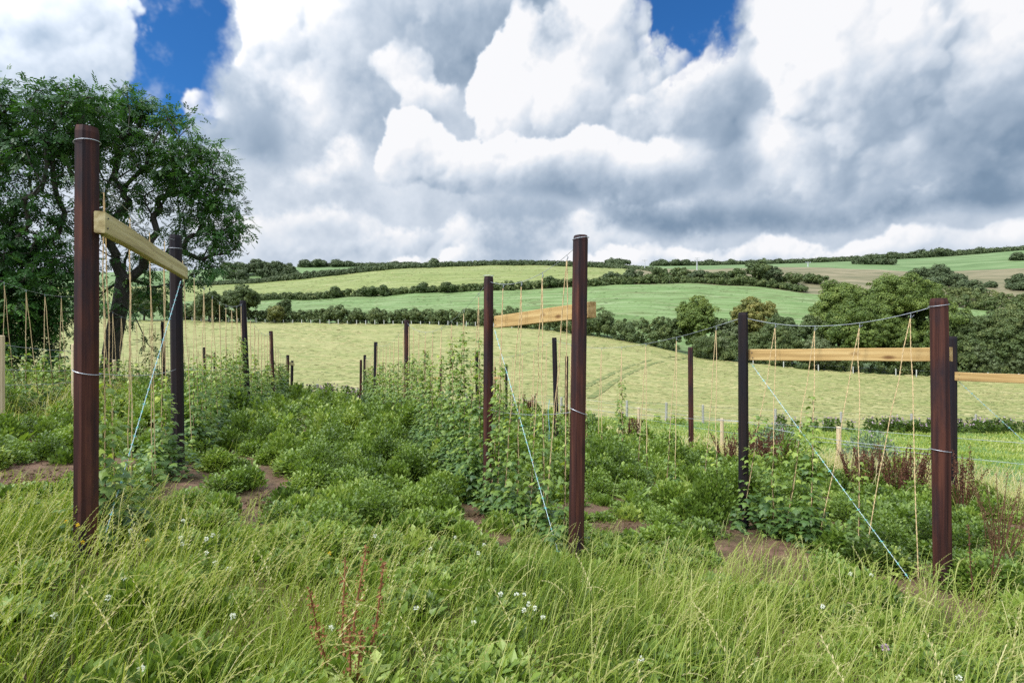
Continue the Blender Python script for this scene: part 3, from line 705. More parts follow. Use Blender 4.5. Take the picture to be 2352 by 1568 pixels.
# ------------------------------------------------------------------ hedges, bushes and trees
m_bark = noise_mat('ash_bark', [(0.3, (0.030, 0.028, 0.022)), (0.6, (0.075, 0.068, 0.055)), (0.8, (0.12, 0.115, 0.095))], scale=(1, 1, 0.3), nscale=9.0, rough=0.9, bump=0.8, bscale=18.0)
m_ash = leaf_mat('ash_leaves', [(0.000, (0.020, 0.061, 0.015)), (0.450, (0.047, 0.126, 0.026)), (0.750, (0.082, 0.194, 0.033)), (1.000, (0.147, 0.276, 0.048))], 0.25, 0.45)
m_tree = leaf_mat('sycamore_leaves', [(0.000, (0.048, 0.088, 0.019)), (0.400, (0.113, 0.167, 0.033)), (0.700, (0.199, 0.255, 0.051)), (1.000, (0.328, 0.359, 0.098))], 0.2, 0.5)
m_olive = leaf_mat('maple_leaves', [(0.000, (0.064, 0.085, 0.021)), (0.400, (0.152, 0.169, 0.039)), (0.700, (0.263, 0.243, 0.063)), (1.000, (0.415, 0.323, 0.105))], 0.2, 0.5)
m_dark = leaf_mat('thorn_leaves', [(0.000, (0.040, 0.066, 0.020)), (0.500, (0.092, 0.131, 0.037)), (1.000, (0.210, 0.224, 0.068))], 0.15, 0.55)
m_far = leaf_mat('far_leaves', [(0.000, (0.040, 0.065, 0.027)), (0.500, (0.077, 0.109, 0.041)), (1.000, (0.146, 0.176, 0.068))], 0.1, 0.6)
m_will = leaf_mat('willow_leaves', [(0.000, (0.072, 0.102, 0.038)), (0.500, (0.150, 0.186, 0.079)), (1.000, (0.264, 0.294, 0.150))], 0.2, 0.5)

LEAFT = np.array([(0, 0, 0), (0.45, 0.34, 0.07), (1, 0, -0.05), (0.45, -0.34, 0.07)]); LEAFI = [(0, 2, 1), (0, 3, 2)]
def lumps_leaves(mb, cen, rad, card, cover=1.5, zmin=None, vbase=0.5, flat=0.85, out=0.9, vs=0.10):
    """every lump of the crown carries smaller tufts; the leaves of a tuft face outwards, stragglers stick out"""
    for c, r in zip(cen, rad):
        rt_ = max(card*1.7, r*0.36); nt_ = max(6, int(cover*1.9*(r/rt_)**2))
        td = rand_dirs(nt_, 0.2); tc_ = np.asarray(c)+td*(r*rng.uniform(0.45, 1.02, nt_))[:, None]*np.array([1, 1, flat])
        per = max(6, int(0.62*4*math.pi*rt_*rt_/(card*card*0.42)))
        tr_ = rt_*rng.uniform(0.55, 1.25, nt_); tv_ = rng.normal(0, 0.07, nt_)
        k = np.repeat(np.arange(nt_), per); n = len(k)
        d_ = unit(rand_dirs(n)+td[k]*0.55+np.array([0, 0, 0.25])); f = 0.55+0.5*rng.random(n)**0.7
        f = np.where(rng.random(n) < 0.06, f*1.35, f)
        p = tc_[k]+d_*(tr_[k]*f)[:, None]*np.array([1, 1, flat])
        nrm = unit(d_*out+rand_dirs(n)*0.45+np.array([0, 0, 0.30])); x = unit(np.cross(nrm, rand_dirs(n)))
        v_ = vbase+tv_[k]+rng.normal(0, 0.05)+rng.normal(0, vs, n)
        if zmin is not None:
            ok = p[:, 2] > zmin; p, nrm, x, v_ = p[ok], nrm[ok], x[ok], v_[ok]; n = len(p)
        mb.inst(LEAFT, LEAFI, p-x*card*0.5, frames(x, nrm), card*rng.uniform(0.55, 1.35, n), np.clip(v_, 0, 1))
def crown_lumps(c, rx, ry, rz, n, frac=(0.30, 0.5)):
    cen, rad = [], []
    ph = rng.random(4)*6.283
    for i in range(n):
        d_ = rand_dirs(1, 0.1)[0]; f = rng.uniform(*frac)*rng.uniform(0.75, 1.15); t = 1-f*0.8
        a_ = math.atan2(d_[1], d_[0]); w_ = 0.97+0.16*math.sin(2*a_+ph[0])+0.13*math.sin(3*a_+4*d_[2]+ph[1])+0.10*math.sin(5*d_[2]*2+ph[2])
        taper = 1.0 if d_[2] < 0.2 else 1-0.25*d_[2]                # fuller low down, narrower towards the top
        cen.append(np.asarray(c)+d_*np.array([rx*taper, ry*taper, rz])*t*w_*(0.70+0.30*rng.random())); rad.append(f*(rx*ry*rz)**(1/3))
    return cen, rad
def tree(name, label, cat, px, top, width, Y, mat, group=None, base=None, n=22, bottom=None, cover=1.5, vbase=0.5, dx=0.0, trunk=True, frac=(0.30, 0.5), card=None, parts=True):
    """a tree or bush whose crown spans `width` photograph pixels and reaches row `top` at distance Y"""
    x = (px-CX)/F*Y; g = gz(x, Y); zt = EYE+(CY-top)/F*Y; rx = width/2/F*Y
    H = zt-g; low = g+(H*0.16 if bottom is None else bottom*H); rz = max((zt-low)/2, 0.3); cz = (zt+low)/2
    card = card or max(0.10, Y*0.0027)
    cen, rad = crown_lumps((x+dx, Y, cz), rx*0.98, rx*0.9, rz*0.98, n, frac)
    mb = MB(); lumps_leaves(mb, cen, rad, card, cover, g+0.02, vbase)
    rt = thing(name, label, cat, group, (x, Y, g))
    part(mb, 'crown' if name.endswith('tree') else 'foliage', mat, rt)
    if trunk:
        mb = MB(); r0 = max(0.06, H*0.026)
        top_ = np.array([x+dx*0.6, Y, cz+rz*0.3]); b = np.array([x, Y, g-0.3])
        mid = (b+top_)/2+rng.normal(0, H*0.02, 3)
        mb.tube(np.array([b, (b+mid)/2, mid, (mid+top_)/2, top_]), np.array([1.2, 0.9, 0.75, 0.5, 0.2])*r0, 6)
        for c, r in list(zip(cen, rad))[:9]:
            m2 = (mid+c)/2+rng.normal(0, H*0.02, 3); mb.tube(np.array([mid, m2, c]), np.array([0.45, 0.3, 0.12])*r0, 4)
        part(mb, 'trunk' if name.endswith('tree') else 'stems', m_bark, rt)
    return rt
def hedge(label, pxs, tops, Y, mat, width=2.0, group='hedges between the fields', card=None, ragged=0.35, cover=1.3, vbase=0.5, step=0.62, under=0.0):
    """a hedge along the ground; tops are photograph rows of its upper edge, Y distances, all per px"""
    pxs = np.asarray(pxs, float); Y = np.broadcast_to(np.asarray(Y, float), pxs.shape)
    Ym = float(Y.mean()); card = card or max(0.12, Ym*0.0026)
    xs = (pxs-CX)/F*Y; L = np.concatenate([[0], np.cumsum(np.hypot(np.diff(xs), np.diff(Y)))])
    hh = np.maximum(0.8, EYE+(CY-np.asarray(tops, float))/F*Y-np.array([gz(a, b) for a, b in zip(xs, Y)]))
    mb = MB(); s = 0.0
    while s < L[-1]:
        p = np.interp(s, L, pxs); yy = np.interp(s, L, Y); h = np.interp(s, L, hh)*(1+rng.normal(0, ragged*0.4))
        h = max(h, 0.5); x = (p-CX)/F*yy; g = gz(x, yy)
        r = min(width*0.62, h*0.5)*rng.uniform(0.55, 1.25)
        k = max(1, int(round(h/(1.25*r))))
        for i in range(k):
            c = (x+rng.normal(0, 0.25*r), yy+rng.normal(0, width*0.15), g+min(h-r*0.85, max(0.45*r, h*(i+0.5)/k)))
            lumps_leaves(mb, [c], [r*(1-0.12*i/k)], card, cover, g-0.1-under, vbase)
        s += r*step*1.5
    o = mb.build('hedge', mat)
    return tag(rebase(o, (xs[0], Y[0], gz(xs[0], Y[0]))), label, 'hedge', group)

# the ash trees: limbs grown towards points spread through the crown, leaves in pinnate sprays
LF = []
for i_, (t_, sgn) in enumerate([(0.25, 1), (0.25, -1), (0.5, 1), (0.5, -1), (0.75, 1), (0.75, -1), (1.0, 0)]):
    LF.append((t_, sgn))
SPT, SPI = [], []
for t_, sgn in LF:
    b0 = len(SPT); dx_, dy_ = (0.62, 0.78*sgn) if sgn else (1.0, 0.0)
    o_ = np.array([t_*0.78, 0, -0.12*t_*t_]); dd = np.array([dx_, dy_, -0.25]); dd /= np.linalg.norm(dd); sd = np.array([-dd[1], dd[0], 0.0])
    Lf = 0.40
    SPT += [o_, o_+dd*Lf*0.5+sd*0.085, o_+dd*Lf, o_+dd*Lf*0.5-sd*0.085]; SPI += [(b0, b0+2, b0+1), (b0, b0+3, b0+2)]
SPT = np.array(SPT)
def ash(label, circ, Y, fork, trunk_pts, npts, nspray, size, r_tr, vb):
    pts = []
    ar = np.array([c[2]**2*c[3] for c in circ], float); ar /= ar.sum()
    for k in rng.choice(len(circ), npts, p=ar):
        px, py, r, w = circ[k]; q = rand_dirs(1)[0]*rng.random()**(1/3.2)
        c = P(px, py, Y); R_ = r/F*Y; pts.append(c+q*np.array([R_, R_*0.95, R_]))
    pts = np.array(pts); root = np.asarray(fork, float)
    pts = pts[np.argsort(np.linalg.norm(pts-root, axis=1))]
    nodes = [root]; par = [-1]; plen = [0.0]; term = []
    for p in pts:
        N_ = np.array(nodes); dist = np.linalg.norm(N_-p, axis=1)
        j = int(np.argmin(dist+0.30*np.array(plen))); d_ = dist[j]; ns = max(1, int(d_/0.7)); prev = j
        for s_ in range(1, ns+1):
            t = s_/ns; q = N_[j]+(p-N_[j])*t
            if s_ < ns: q = q+rng.normal(0, 0.03*d_**0.7, 3)+np.array([0, 0, 0.10*d_*math.sin(math.pi*t)*0.5])
            nodes.append(q); par.append(prev); plen.append(plen[prev]+np.linalg.norm(q-nodes[prev])); prev = len(nodes)-1
        term.append(prev)
    nn = len(nodes); cnt = np.zeros(nn); cnt[term] = 1
    for i in range(nn-1, 0, -1): cnt[par[i]] += cnt[i]
    rad = np.maximum(0.014, r_tr*0.8*(cnt/cnt[0])**0.46)
    base = np.asarray(trunk_pts[0]); rt = thing('ash_tree', label, 'tree', 'ash trees at the edge of the plot', base)
    mb = MB(); mb.tube(np.array(list(trunk_pts)+[root]), np.linspace(r_tr*1.15, r_tr*0.85, len(trunk_pts)+1), 12)
    mb2 = MB()
    for i in range(1, nn):
        sides = 8 if rad[i] > 0.10 else (5 if rad[i] > 0.035 else 3)
        r0 = min(rad[par[i]], rad[i]*1.35)
        mb2.tube(np.array([nodes[par[i]], nodes[i]]), [r0, rad[i]], sides, cap=False)
    part(mb, 'trunk', m_bark, rt, True); part(mb2, 'limbs', m_bark, rt, True)
    tn = np.array([nodes[t] for t in term]); k = np.repeat(np.arange(len(tn)), nspray); n = len(k)
    off = rand_dirs(n)*rng.random(n)[:, None]**0.5*np.array([0.56, 0.56, 0.34])
    x = unit(off+rand_dirs(n)*0.3+np.array([0, 0, -0.12])); z = unit(np.array([0, 0, 1.0])+rand_dirs(n)*0.55)
    clump = rng.normal(0, 0.15, len(tn))
    mb = MB(); mb.inst(SPT, SPI, tn[k]+off*0.8, frames(x, z), size*rng.uniform(0.7, 1.25, n), np.clip(vb+clump[k]+rng.normal(0, 0.13, n), 0, 1))
    part(mb, 'crown', m_ash, rt)
    return rt
Ya = 22.0
tb = ground_px(246, Ya)
ash('spreading ash tree with a leaning trunk and airy crown behind the tallest post',
    [(300, 300, 95, 1.2), (390, 330, 85, 1.2), (450, 385, 80, 1.1), (490, 440, 62, 1.1), (505, 500, 62, 1.2), (518, 545, 50, 1.1), (470, 590, 55, .9), (535, 530, 30, .6), (420, 480, 75, .6), (350, 420, 90, .7), (250, 380, 95, 1.0), (210, 300, 85, 1.1), (290, 480, 90, .35), (370, 680, 45, .8), (300, 720, 40, .5), (440, 600, 40, .7),
     (380, 560, 60, .5), (420, 640, 42, .6), (230, 520, 80, .5), (330, 640, 42, .35), (300, 245, 40, .8), (340, 700, 45, .5), (350, 790, 30, .4), (310, 560, 60, .4), (190, 640, 50, .6), (470, 650, 26, .5), (340, 270, 50, .8), (220, 700, 40, .6)],
    Ya, P(283, 640, Ya), [tb-[0, 0, 0.4], tb+[0.02, 0, 0.5], P(262, 770, Ya), P(276, 700, Ya)], 450, 15, 0.34, 0.30, 0.40)
Yb = 19.0
tb = ground_px(-70, Yb)
ash('dense dark ash tree cut by the picture edge, its low boughs hanging to the plants',
    [(0, 265, 95, 1), (90, 275, 92, 1.2), (170, 270, 80, 1.1), (-120, 300, 140, .8), (30, 340, 110, .9), (150, 370, 90, .6), (-60, 420, 130, .7), (70, 470, 90, .5), (20, 580, 90, .9), (110, 560, 70, .6), (60, 690, 90, 1.5), (130, 690, 55, 1.1), (-20, 700, 100, 1.3),
     (20, 780, 70, 1.6), (90, 775, 55, 1.3), (0, 205, 45, .6), (60, 222, 40, .6), (-60, 600, 130, .8), (-40, 800, 70, 1), (150, 760, 28, .6), (200, 340, 60, .7), (-180, 500, 140, .6), (130, 240, 42, .6), (200, 620, 45, .9), (180, 700, 40, .8), (60, 640, 100, 1.6), (110, 470, 70, .8), (210, 720, 30, .7), (-90, 760, 90, 1.2)],
    Yb, P(-60, 640, Yb), [tb-[0, 0, 0.4], tb+[0, 0, 0.6], P(-72, 730, Yb)], 640, 16, 0.37, 0.34, 0.29)

# hedge and scrub at the top of the hay field
xs = [395, 460, 540, 600, 660, 720, 790, 850, 930, 1000, 1060, 1130]
hedge('hedge of dark thorn bushes above the hay field, left of the rusty post', xs, [700, 706, 712, 712, 712, 716, 712, 718, 710, 720, 712, 716], [bd(2, x)+1.5 for x in xs], m_dark, 4.0, ragged=0.5)
xs = [1120, 1180, 1250, 1320, 1390, 1450, 1500, 1545]
hedge('bushy hedge above the hay field around the tall brown post', xs, [716, 712, 722, 722, 722, 742, 735, 730], [bd(2, x)+1.5 for x in xs], m_dark, 4.5, ragged=0.45)
xs = [1600, 1660, 1720, 1790, 1850, 1920, 2000, 2080, 2160, 2240, 2330, 2420, 2520]
hedge('thick low hedge along the bottom of the big trees, above the golden rail', xs, [770, 765, 770, 770, 778, 790, 800, 795, 800, 798, 800, 805, 805], [bd(2, x)+1.0 for x in xs], m_dark, 4.0, ragged=0.4, vbase=0.5)
G = 'trees and bushes along the hay field hedge'
tree('thorn_tree', 'dark rounded tree standing over the field hedge right of the ash crown', 'tree', 556, 650, 92, 148, m_dark, G, n=24, vbase=0.42)
tree('thorn_tree', 'dark tree between the slanting rail end and the rounded tree', 'tree', 480, 668, 90, 146, m_dark, G, n=20, vbase=0.4)
tree('thorn_tree', 'dark tree seen under the ash crown, left of the slanting rail end', 'tree', 330, 660, 120, 146, m_dark, G, n=20, vbase=0.4)
tree('bush', 'olive round bush beside a small dark tree in the field hedge', 'bush', 632, 700, 48, 147, m_olive, G, n=14, bottom=0.02, vbase=0.35)
tree('thorn_tree', 'small wind bent tree rising above the olive bush', 'tree', 655, 686, 34, 151, m_dark, G, n=10, bottom=0.4, vbase=0.4)
for px, top, w, lb in ((742, 708, 34, 'bushy clump in the hedge between the lone brown post and the far hops'), (778, 702, 36, 'broad bush in the hedge above the gap between the rows'), (816, 712, 30, 'low bush in the hedge left of the far hop posts'),
                       (866, 706, 34, 'leafy hedge bush above the dark far hop post'), (945, 708, 52, 'wide hedge bush above the bine wrapped post'), (1015, 708, 40, 'hedge bush left of the small far brace posts'), (1078, 706, 36, 'hedge bush just left of the rusty post head')):
    tree('bush', lb, 'bush', px, top, w, bd(2, px)+0.5, m_dark, G, n=12, bottom=0.02, vbase=0.5)
tree('maple_tree', 'rounded green tree just right of the tall brown post, over the hedge', 'tree', 1600, 674, 108, 121, m_tree, G, n=34, bottom=0.08, vbase=0.42)
tree('maple_tree', 'dull olive crown leaning right beside the rounded green tree', 'tree', 1730, 668, 100, 120, m_olive, G, n=30, bottom=0.2, vbase=0.5)
tree('bush', 'willowy bush between the rounded tree and the olive crown', 'bush', 1668, 712, 62, 117, m_will, G, n=16, bottom=0.02, vbase=0.4)
tree('bush', 'grey green willow bush left of the knotty black post', 'bush', 1652, 765, 80, 113, m_will, G, n=16, bottom=0.02, vbase=0.5)
tree('bush', 'dark thorn bush right of the knotty black post head', 'bush', 1790, 715, 110, 113, m_dark, G, n=22, bottom=0.02, vbase=0.38)
tree('bush', 'dark bush against the left flank of the largest tree', 'bush', 1868, 712, 100, 110, m_dark, G, n=20, bottom=0.02, vbase=0.45)
tree('bush', 'dark bush beneath the rounded green tree', 'bush', 1548, 716, 50, 121, m_dark, G, n=14, bottom=0.02, vbase=0.42)
tree('bush', 'small bush in the hedge right of the tall brown post', 'bush', 1395, 722, 46, 131, m_dark, G, n=12, bottom=0.02, vbase=0.45)
tree('sycamore_tree', 'yellow green crown forming the left shoulder of the largest tree', 'tree', 1925, 632, 120, 112, m_tree, G, n=34, bottom=0.2, vbase=0.55)
tree('sycamore_tree', 'largest leafy tree, broad and domed, above the golden rail', 'tree', 2062, 616, 268, 107, m_tree, G, n=54, bottom=0.10, vbase=0.46, frac=(0.18, 0.34))
tree('sycamore_tree', 'lower round tree in front of the largest one, left of the thick post', 'tree', 1960, 690, 150, 104, m_tree, G, n=40, bottom=0.05, vbase=0.40, frac=(0.22, 0.38))
tree('bush', 'pale willow bush at the foot of the largest tree', 'bush', 1880, 770, 90, 104, m_will, G, n=18, bottom=0.02, vbase=0.4)
tree('thorn_tree', 'dark tree directly behind the head of the half hidden black post', 'tree', 2215, 718, 120, 99, m_dark, G, n=34, bottom=0.05, vbase=0.46)
tree('thorn_tree', 'broad dark tree at the right picture edge above the lowest rail', 'tree', 2320, 704, 150, 97, m_dark, G, n=40, bottom=0.05, vbase=0.52)
tree('thorn_tree', 'dark tree outside the right edge behind the lowest rail', 'tree', 2450, 700, 160, 96, m_dark, G, n=30, bottom=0.05, vbase=0.45)
tree('bush', 'grey green bush left of the broad dark tree at the edge', 'bush', 2262, 790, 90, 95, m_will, G, n=18, bottom=0.02, vbase=0.30)
tree('bush', 'grey green bush under the broad dark tree at the edge', 'bush', 2345, 795, 80, 93, m_will, G, n=16, bottom=0.02, vbase=0.28)
tree('bush', 'bright bush just right of the half hidden black post', 'bush', 2150, 762, 90, 98, m_tree, G, n=20, bottom=0.02, vbase=0.38)

# second hedge, between the lower and the upper pasture
xs = [570, 640, 720, 800, 880, 960, 1040, 1120, 1200, 1290, 1380, 1450]
hedge('long narrow hedge between the two pastures on the hillside', xs, [678, 676, 674, 668, 664, 661, 657, 652, 648, 644, 640, 638], [bd(3, x) for x in xs], m_dark, 3.0, ragged=0.25, vbase=0.5)
G = 'bushes in the hedge between the pastures'
for px, top, w, lb in ((768, 660, 26, 'small bush, leftmost in the narrow hillside hedge'), (848, 655, 40, 'wide dark bush in the hillside hedge above the far hops'), (880, 656, 32, 'dark bush touching the wide one in the hillside hedge'),
                       (974, 652, 28, 'dark bush in the hillside hedge above the bine wrapped post'), (1028, 647, 30, 'tall dark bush in the hillside hedge left of the rusty post'), (1262, 636, 44, 'low spreading bush in the hillside hedge by the tall post')):
    tree('bush', lb, 'bush', px, top, w, 248, m_dark, G, n=12, bottom=0.02, vbase=0.36)
# the copse band to the right of it
G = 'scrub trees in the hillside copse'
cop = [(1405, 630, 60, 'low copse bush at the left end, by the tall post head'), (1455, 622, 60, 'copse tree behind the left utility pole foot'), (1510, 618, 70, 'broad copse tree between the two left utility poles'), (1560, 618, 66, 'dark copse tree left of the tallest utility pole'),
       (1605, 625, 60, 'dense copse bush at the foot of the tallest utility pole'), (1650, 628, 70, 'copse bush right of the tallest utility pole'), (1690, 618, 56, 'copse tree at the left flank of the high crowned one'), (1742, 596, 62, 'high crowned copse tree breaking the skyline'),
       (1765, 612, 70, 'dense copse tree below the high crowned one'), (1812, 632, 74, 'copse bush in a hollow right of the high crowned tree'), (1862, 634, 70, 'grey green copse bush above the big sycamore'), (1715, 640, 90, 'low scrub at the copse foot under the high crowned tree')]
for px, top, w, lb in cop: tree('scrub_tree', lb, 'tree', px, top, w, 262+rng.uniform(-6, 20), m_far if px % 2 else m_dark, G, n=16, bottom=0.02, vbase=0.45)
xs = [1395, 1450, 1500, 1560, 1620, 1700, 1780, 1850]
hedge('bramble bank along the copse foot above the lower pasture', xs, [640, 638, 636, 638, 642, 640, 648, 660], [bd(3, x)+3 for x in xs], m_dark, 6.0, vbase=0.5)
# skyline hedges and trees
xs = [440, 500, 560, 640, 700, 780, 880, 940, 1000]
hedge('dark hedge climbing to the skyline above the upper pasture', xs, [648, 650, 646, 636, 628, 622, 611, 608.5, 606], [bd(4, x) for x in xs], m_far, 3.0, ragged=0.2)
xs = [990, 1060, 1130, 1190, 1250, 1320, 1390, 1440, 1490, 1510]
hedge('thin hedge on the skyline above the upper pasture', xs, [606, 604, 602, 601, 602, 604, 607, 614, 622, 628], [395, 398, 398, 398, 398, 396, 390, 375, 350, 335], m_far, 2.0, ragged=0.2)
xs = [690, 760, 830, 900, 960]
hedge('skyline hedge behind the bright strip of hilltop field', xs, [610, 609, 609, 609, 607.5], 486, m_far, 3.0, ragged=0.3)
xs = [1500, 1560, 1620, 1680, 1740, 1800, 1860, 1940, 2020, 2100, 2200, 2300, 2400]
hedge('long skyline hedge rising to the right picture edge', xs, [607, 606, 605, 604, 602, 601, 599, 594, 588, 584, 580, 573.5, 568], 487, m_far, 3.0, ragged=0.35)
G = 'trees along the skyline'
sk = [(523, 602, 24, 455, 'small skyline tree, leftmost right of the ash'), (552, 604, 60, 440, 'left end tree of the dark hilltop wood'), (592, 599, 80, 440, 'tallest domed tree of the dark hilltop wood'), (640, 603, 70, 436, 'right end tree of the dark hilltop wood'), (665, 612, 40, 425, 'low tree at the right foot of the hilltop wood'), (545, 622, 90, 420, 'bushy lower tree in front of the hilltop wood'), (610, 622, 80, 420, 'bushy tree under the tallest domed one of the wood'),
      (703, 599, 22, 480, 'small round skyline tree right of the hilltop wood'), (734, 599, 36, 480, 'round dark skyline tree, larger of a close pair'), (775, 602, 40, 480, 'flat topped skyline tree above the narrow hillside hedge'), (802, 605, 36, 482, 'low skyline bush right of the flat topped tree'), (905, 605, 34, 484, 'low skyline tree left of the wind swept one'), (935, 607, 26, 484, 'low skyline bush next to the wind swept tree'),
      (1405, 597, 40, 460, 'skyline tree right of the tall post head'), (1428, 599, 44, 455, 'spreading skyline tree by the left utility pole'), (1520, 599, 44, 470, 'wide skyline tree between the two left poles'), (1555, 600, 28, 474, 'small skyline tree left of the tallest pole'), (1575, 600, 24, 474, 'round skyline tree touching the tallest pole'), (1636, 601, 30, 478, 'flat skyline tree right of the tallest pole'), (1680, 600, 16, 480, 'tiny skyline tree left of the high crowned copse tree'),
      (1790, 600, 40, 482, 'low skyline tree right of the high crowned copse tree'), (1822, 600, 30, 482, 'small skyline bush left of the right hand utility pole'), (1888, 595, 22, 484, 'skyline bush right of the utility pole on brown grass'), (1985, 594, 46, 400, 'dark tree with a visible trunk on the green hilltop'), (2030, 600, 62, 396, 'domed bush tree beside the one with a visible trunk'), (2048, 583, 26, 484, 'small tree on the rising skyline hedge'),
      (2112, 579, 50, 484, 'skyline tree, lower of two on the right rise'), (2160, 574, 58, 484, 'broad skyline tree on the right rise'), (2250, 573, 28, 484, 'small domed tree highest on the right skyline'), (2345, 585, 60, 390, 'dark tree clump on the green slope at the right edge'),
      (2150, 612, 70, 300, 'upper tree of the right hillside copse, pole before it'), (2110, 618, 60, 300, 'left tree of the right hillside copse'), (2185, 630, 80, 290, 'lower right tree of the right hillside copse'), (2140, 640, 60, 285, 'small bush under the right hillside copse'), (2220, 645, 60, 280, 'bush trailing right from the hillside copse'), (2246, 656, 40, 265, 'lone thorn bush on the rough slope'),
      (2340, 632, 60, 290, 'upper tree of the clump on the brown field at the edge'), (2338, 655, 80, 280, 'lower tree of the clump on the brown field at the edge'), (2276, 648, 26, 285, 'tiny bush between the copse and the brown field')]
for px, top, w, Y, lb in sk: tree('skyline_tree' if w < 75 else 'copse_tree', lb, 'tree', px, top, w, Y, m_far, G, n=12 if w < 60 else 18, bottom=0.12 if top < 606 else 0.02, vbase=0.45, cover=1.3)
t = tree('skyline_tree', 'wind swept tree leaning right, alone on the skyline', 'tree', 990, 597, 22, 396, m_far, G, n=9, bottom=0.3, dx=1.6, cover=0.9)
xs = [2190, 2230, 2280, 2330, 2380, 2440]
hedge('scrubby growth on the rough slope above the dark edge trees', xs, [676, 682, 680, 684, 690, 690], [235, 228, 222, 218, 214, 212], m_dark, 8.0, ragged=0.4, vbase=0.55)
xs = [2170, 2210, 2250, 2300, 2352, 2420]
hedge('upper line of brambles on the rough slope', xs, [660, 664, 668, 672, 680, 684], [262, 256, 250, 246, 242, 240], m_dark, 6.0, ragged=0.4, vbase=0.6)

# utility poles on the hill
m_pole = plain_mat('grey_pole', (0.46, 0.47, 0.48), 0.7)
for px, top, Y, arms, lb in ((1481, 597, 352, 1, 'thin utility pole, left one, before the copse'), (1601, 592, 352, 2, 'utility pole with double crossarm, tallest on the hill'), (1856, 602, 358, 1, 'utility pole on the brown field'), (2157, 617, 306, 1, 'short pole top sticking out of the right copse')):
    x = (px-CX)/F*Y; g = gz(x, Y); zt = EYE+(CY-top)/F*Y
    rt = thing('utility_pole', lb, 'pole', 'utility poles across the hill', (x, Y, g))
    mb = MB(); mb.tube(np.array([(x, Y, g-0.5), (x, Y, zt)]), [0.34, 0.24], 7); part(mb, 'pole', m_pole, rt)
    for a in range(arms):
        mb = MB(); mb.box((x, Y-0.2, zt-0.25-a*1.1), np.eye(3), (1.7-0.2*a, 0.12, 0.12))
        for q in (-1.4, 0, 1.4): mb.tube(np.array([(x+q*(1-0.12*a), Y-0.2, zt-0.2-a*1.1), (x+q*(1-0.12*a), Y-0.2, zt+0.25-a*1.1)]), 0.08, 5)
        part(mb, 'crossarm', m_pole, rt)

# ------------------------------------------------------------------ fences
def ground_hit(px, py, h=0.0, y0=1.2, y1=60.0):
    """the point where the line of sight comes down to h above the ground"""
    prev = y0
    for Y in np.geomspace(y0, y1, 160):
        p = P(px, py, Y)
        if p[2] <= gz(p[0], Y)+h: break
    return P(px, py, Y)
def stake(root, x, y, h, r, mat, lean=0.0, name='stake', deep=0.3):
    g = gz(x, y); mb = MB(); mb.tube(np.array([(x, y, g-deep), (x+lean*h*0.5, y, g+h*0.5), (x+lean*h, y, g+h-0.01), (x+lean*h, y, g+h)]), [r, r, r*0.98, r*0.8], 9)
    part(mb, name, mat, root)
    return np.array([x+lean*h, y, g+h])
fy_ = [3.8, 7.3, 11.6, 15.0, 19.0, 23.6, 28.5]
rt = thing('netting_fence', 'low fence of pale peeled stakes with wire netting beyond the golden rail', 'fence', 'fences round the plot', (fence_x(11.6), 11.6, gz(fence_x(11.6), 11.6)))
tops = [stake(rt, fence_x(y), y, 1.13+0.04*math.sin(y*3), 0.048, m_stake, 0.01*math.sin(y*7)) for y in fy_]
for fr_ in (0.98, 0.70):
    mb = MB()
    for a, b, ya, yb in zip(tops[:-1], tops[1:], fy_[:-1], fy_[1:]):
        a = a-np.array([0.05, 0, (1-fr_)*1.13]); b = b-np.array([0.05, 0, (1-fr_)*1.13]); mb.tube(catenary(a, b, 0.02, 6), 0.0034, 4)
    part(mb, 'strand', m_wire, rt)
mb = MB(); cell = 0.05                              # hexagonal netting
for ya, yb in zip(fy_[:-1], fy_[1:]):
    if ya < 6 or ya > 20: continue
    L = math.hypot(yb-ya, fence_x(yb)-fence_x(ya)); nc_ = int(L/(cell*0.87)); nrw = int(0.74/(cell*1.5))*2
    i, j = np.meshgrid(np.arange(nc_), np.arange(nrw), indexing='ij'); i = i.ravel(); j = j.ravel()
    def pt(u, w):
        y = ya+(yb-ya)*u/L; x = fence_x(y)-0.055
        return np.column_stack([x, y, near_z(x, y)+w])
    u0 = (i+0.5*(j % 2))*cell*0.87; w0 = j*cell*0.72+0.01
    for du, dw in ((0, 0.5), (0.435, 0.72), (-0.435, 0.72)):
        if dw == 0.5: A_, B_ = pt(u0, w0-cell*0.16), pt(u0, w0+cell*0.25)
        else: A_, B_ = pt(u0, w0+cell*0.25), pt(u0+du*cell, w0+cell*0.56)
        e = np.array([0, 0, 0.0013]) if dw != 0.5 else np.array([0.0005, 0.0013, 0])
        V_ = np.stack([A_-e, B_-e, B_+e, A_+e], 1).reshape(-1, 3); mb.add(V_, quads=np.arange(len(V_)).reshape(-1, 4))
part(mb, 'netting', m_wire, rt)
rt = thing('stake_fence', 'fence of two square pale stakes and thin wires under the dark ash', 'fence', 'fences round the plot', (-9.2, 12.0, gz(-9.2, 12)))
tl = []
for px, top, Y in ((-230, 752, 7.5), (2, 770, 9.2), (170, 790, 12.0), (262, 826, 17.0), (318, 850, 24.0)):
    x = (px-CX)/F*Y; g = gz(x, Y); h = EYE+(CY-top)/F*Y-g; tl.append(stake(rt, x, Y, h, 0.05, m_stake))
for dz in (0.15, 0.55, 0.8):
    mb = MB()
    for a, b in zip(tl[:-1], tl[1:]): mb.tube(catenary(a-[0, 0, dz], b-[0, 0, dz], 0.02, 5), 0.0035, 4)
    part(mb, 'strand', m_wire, rt)
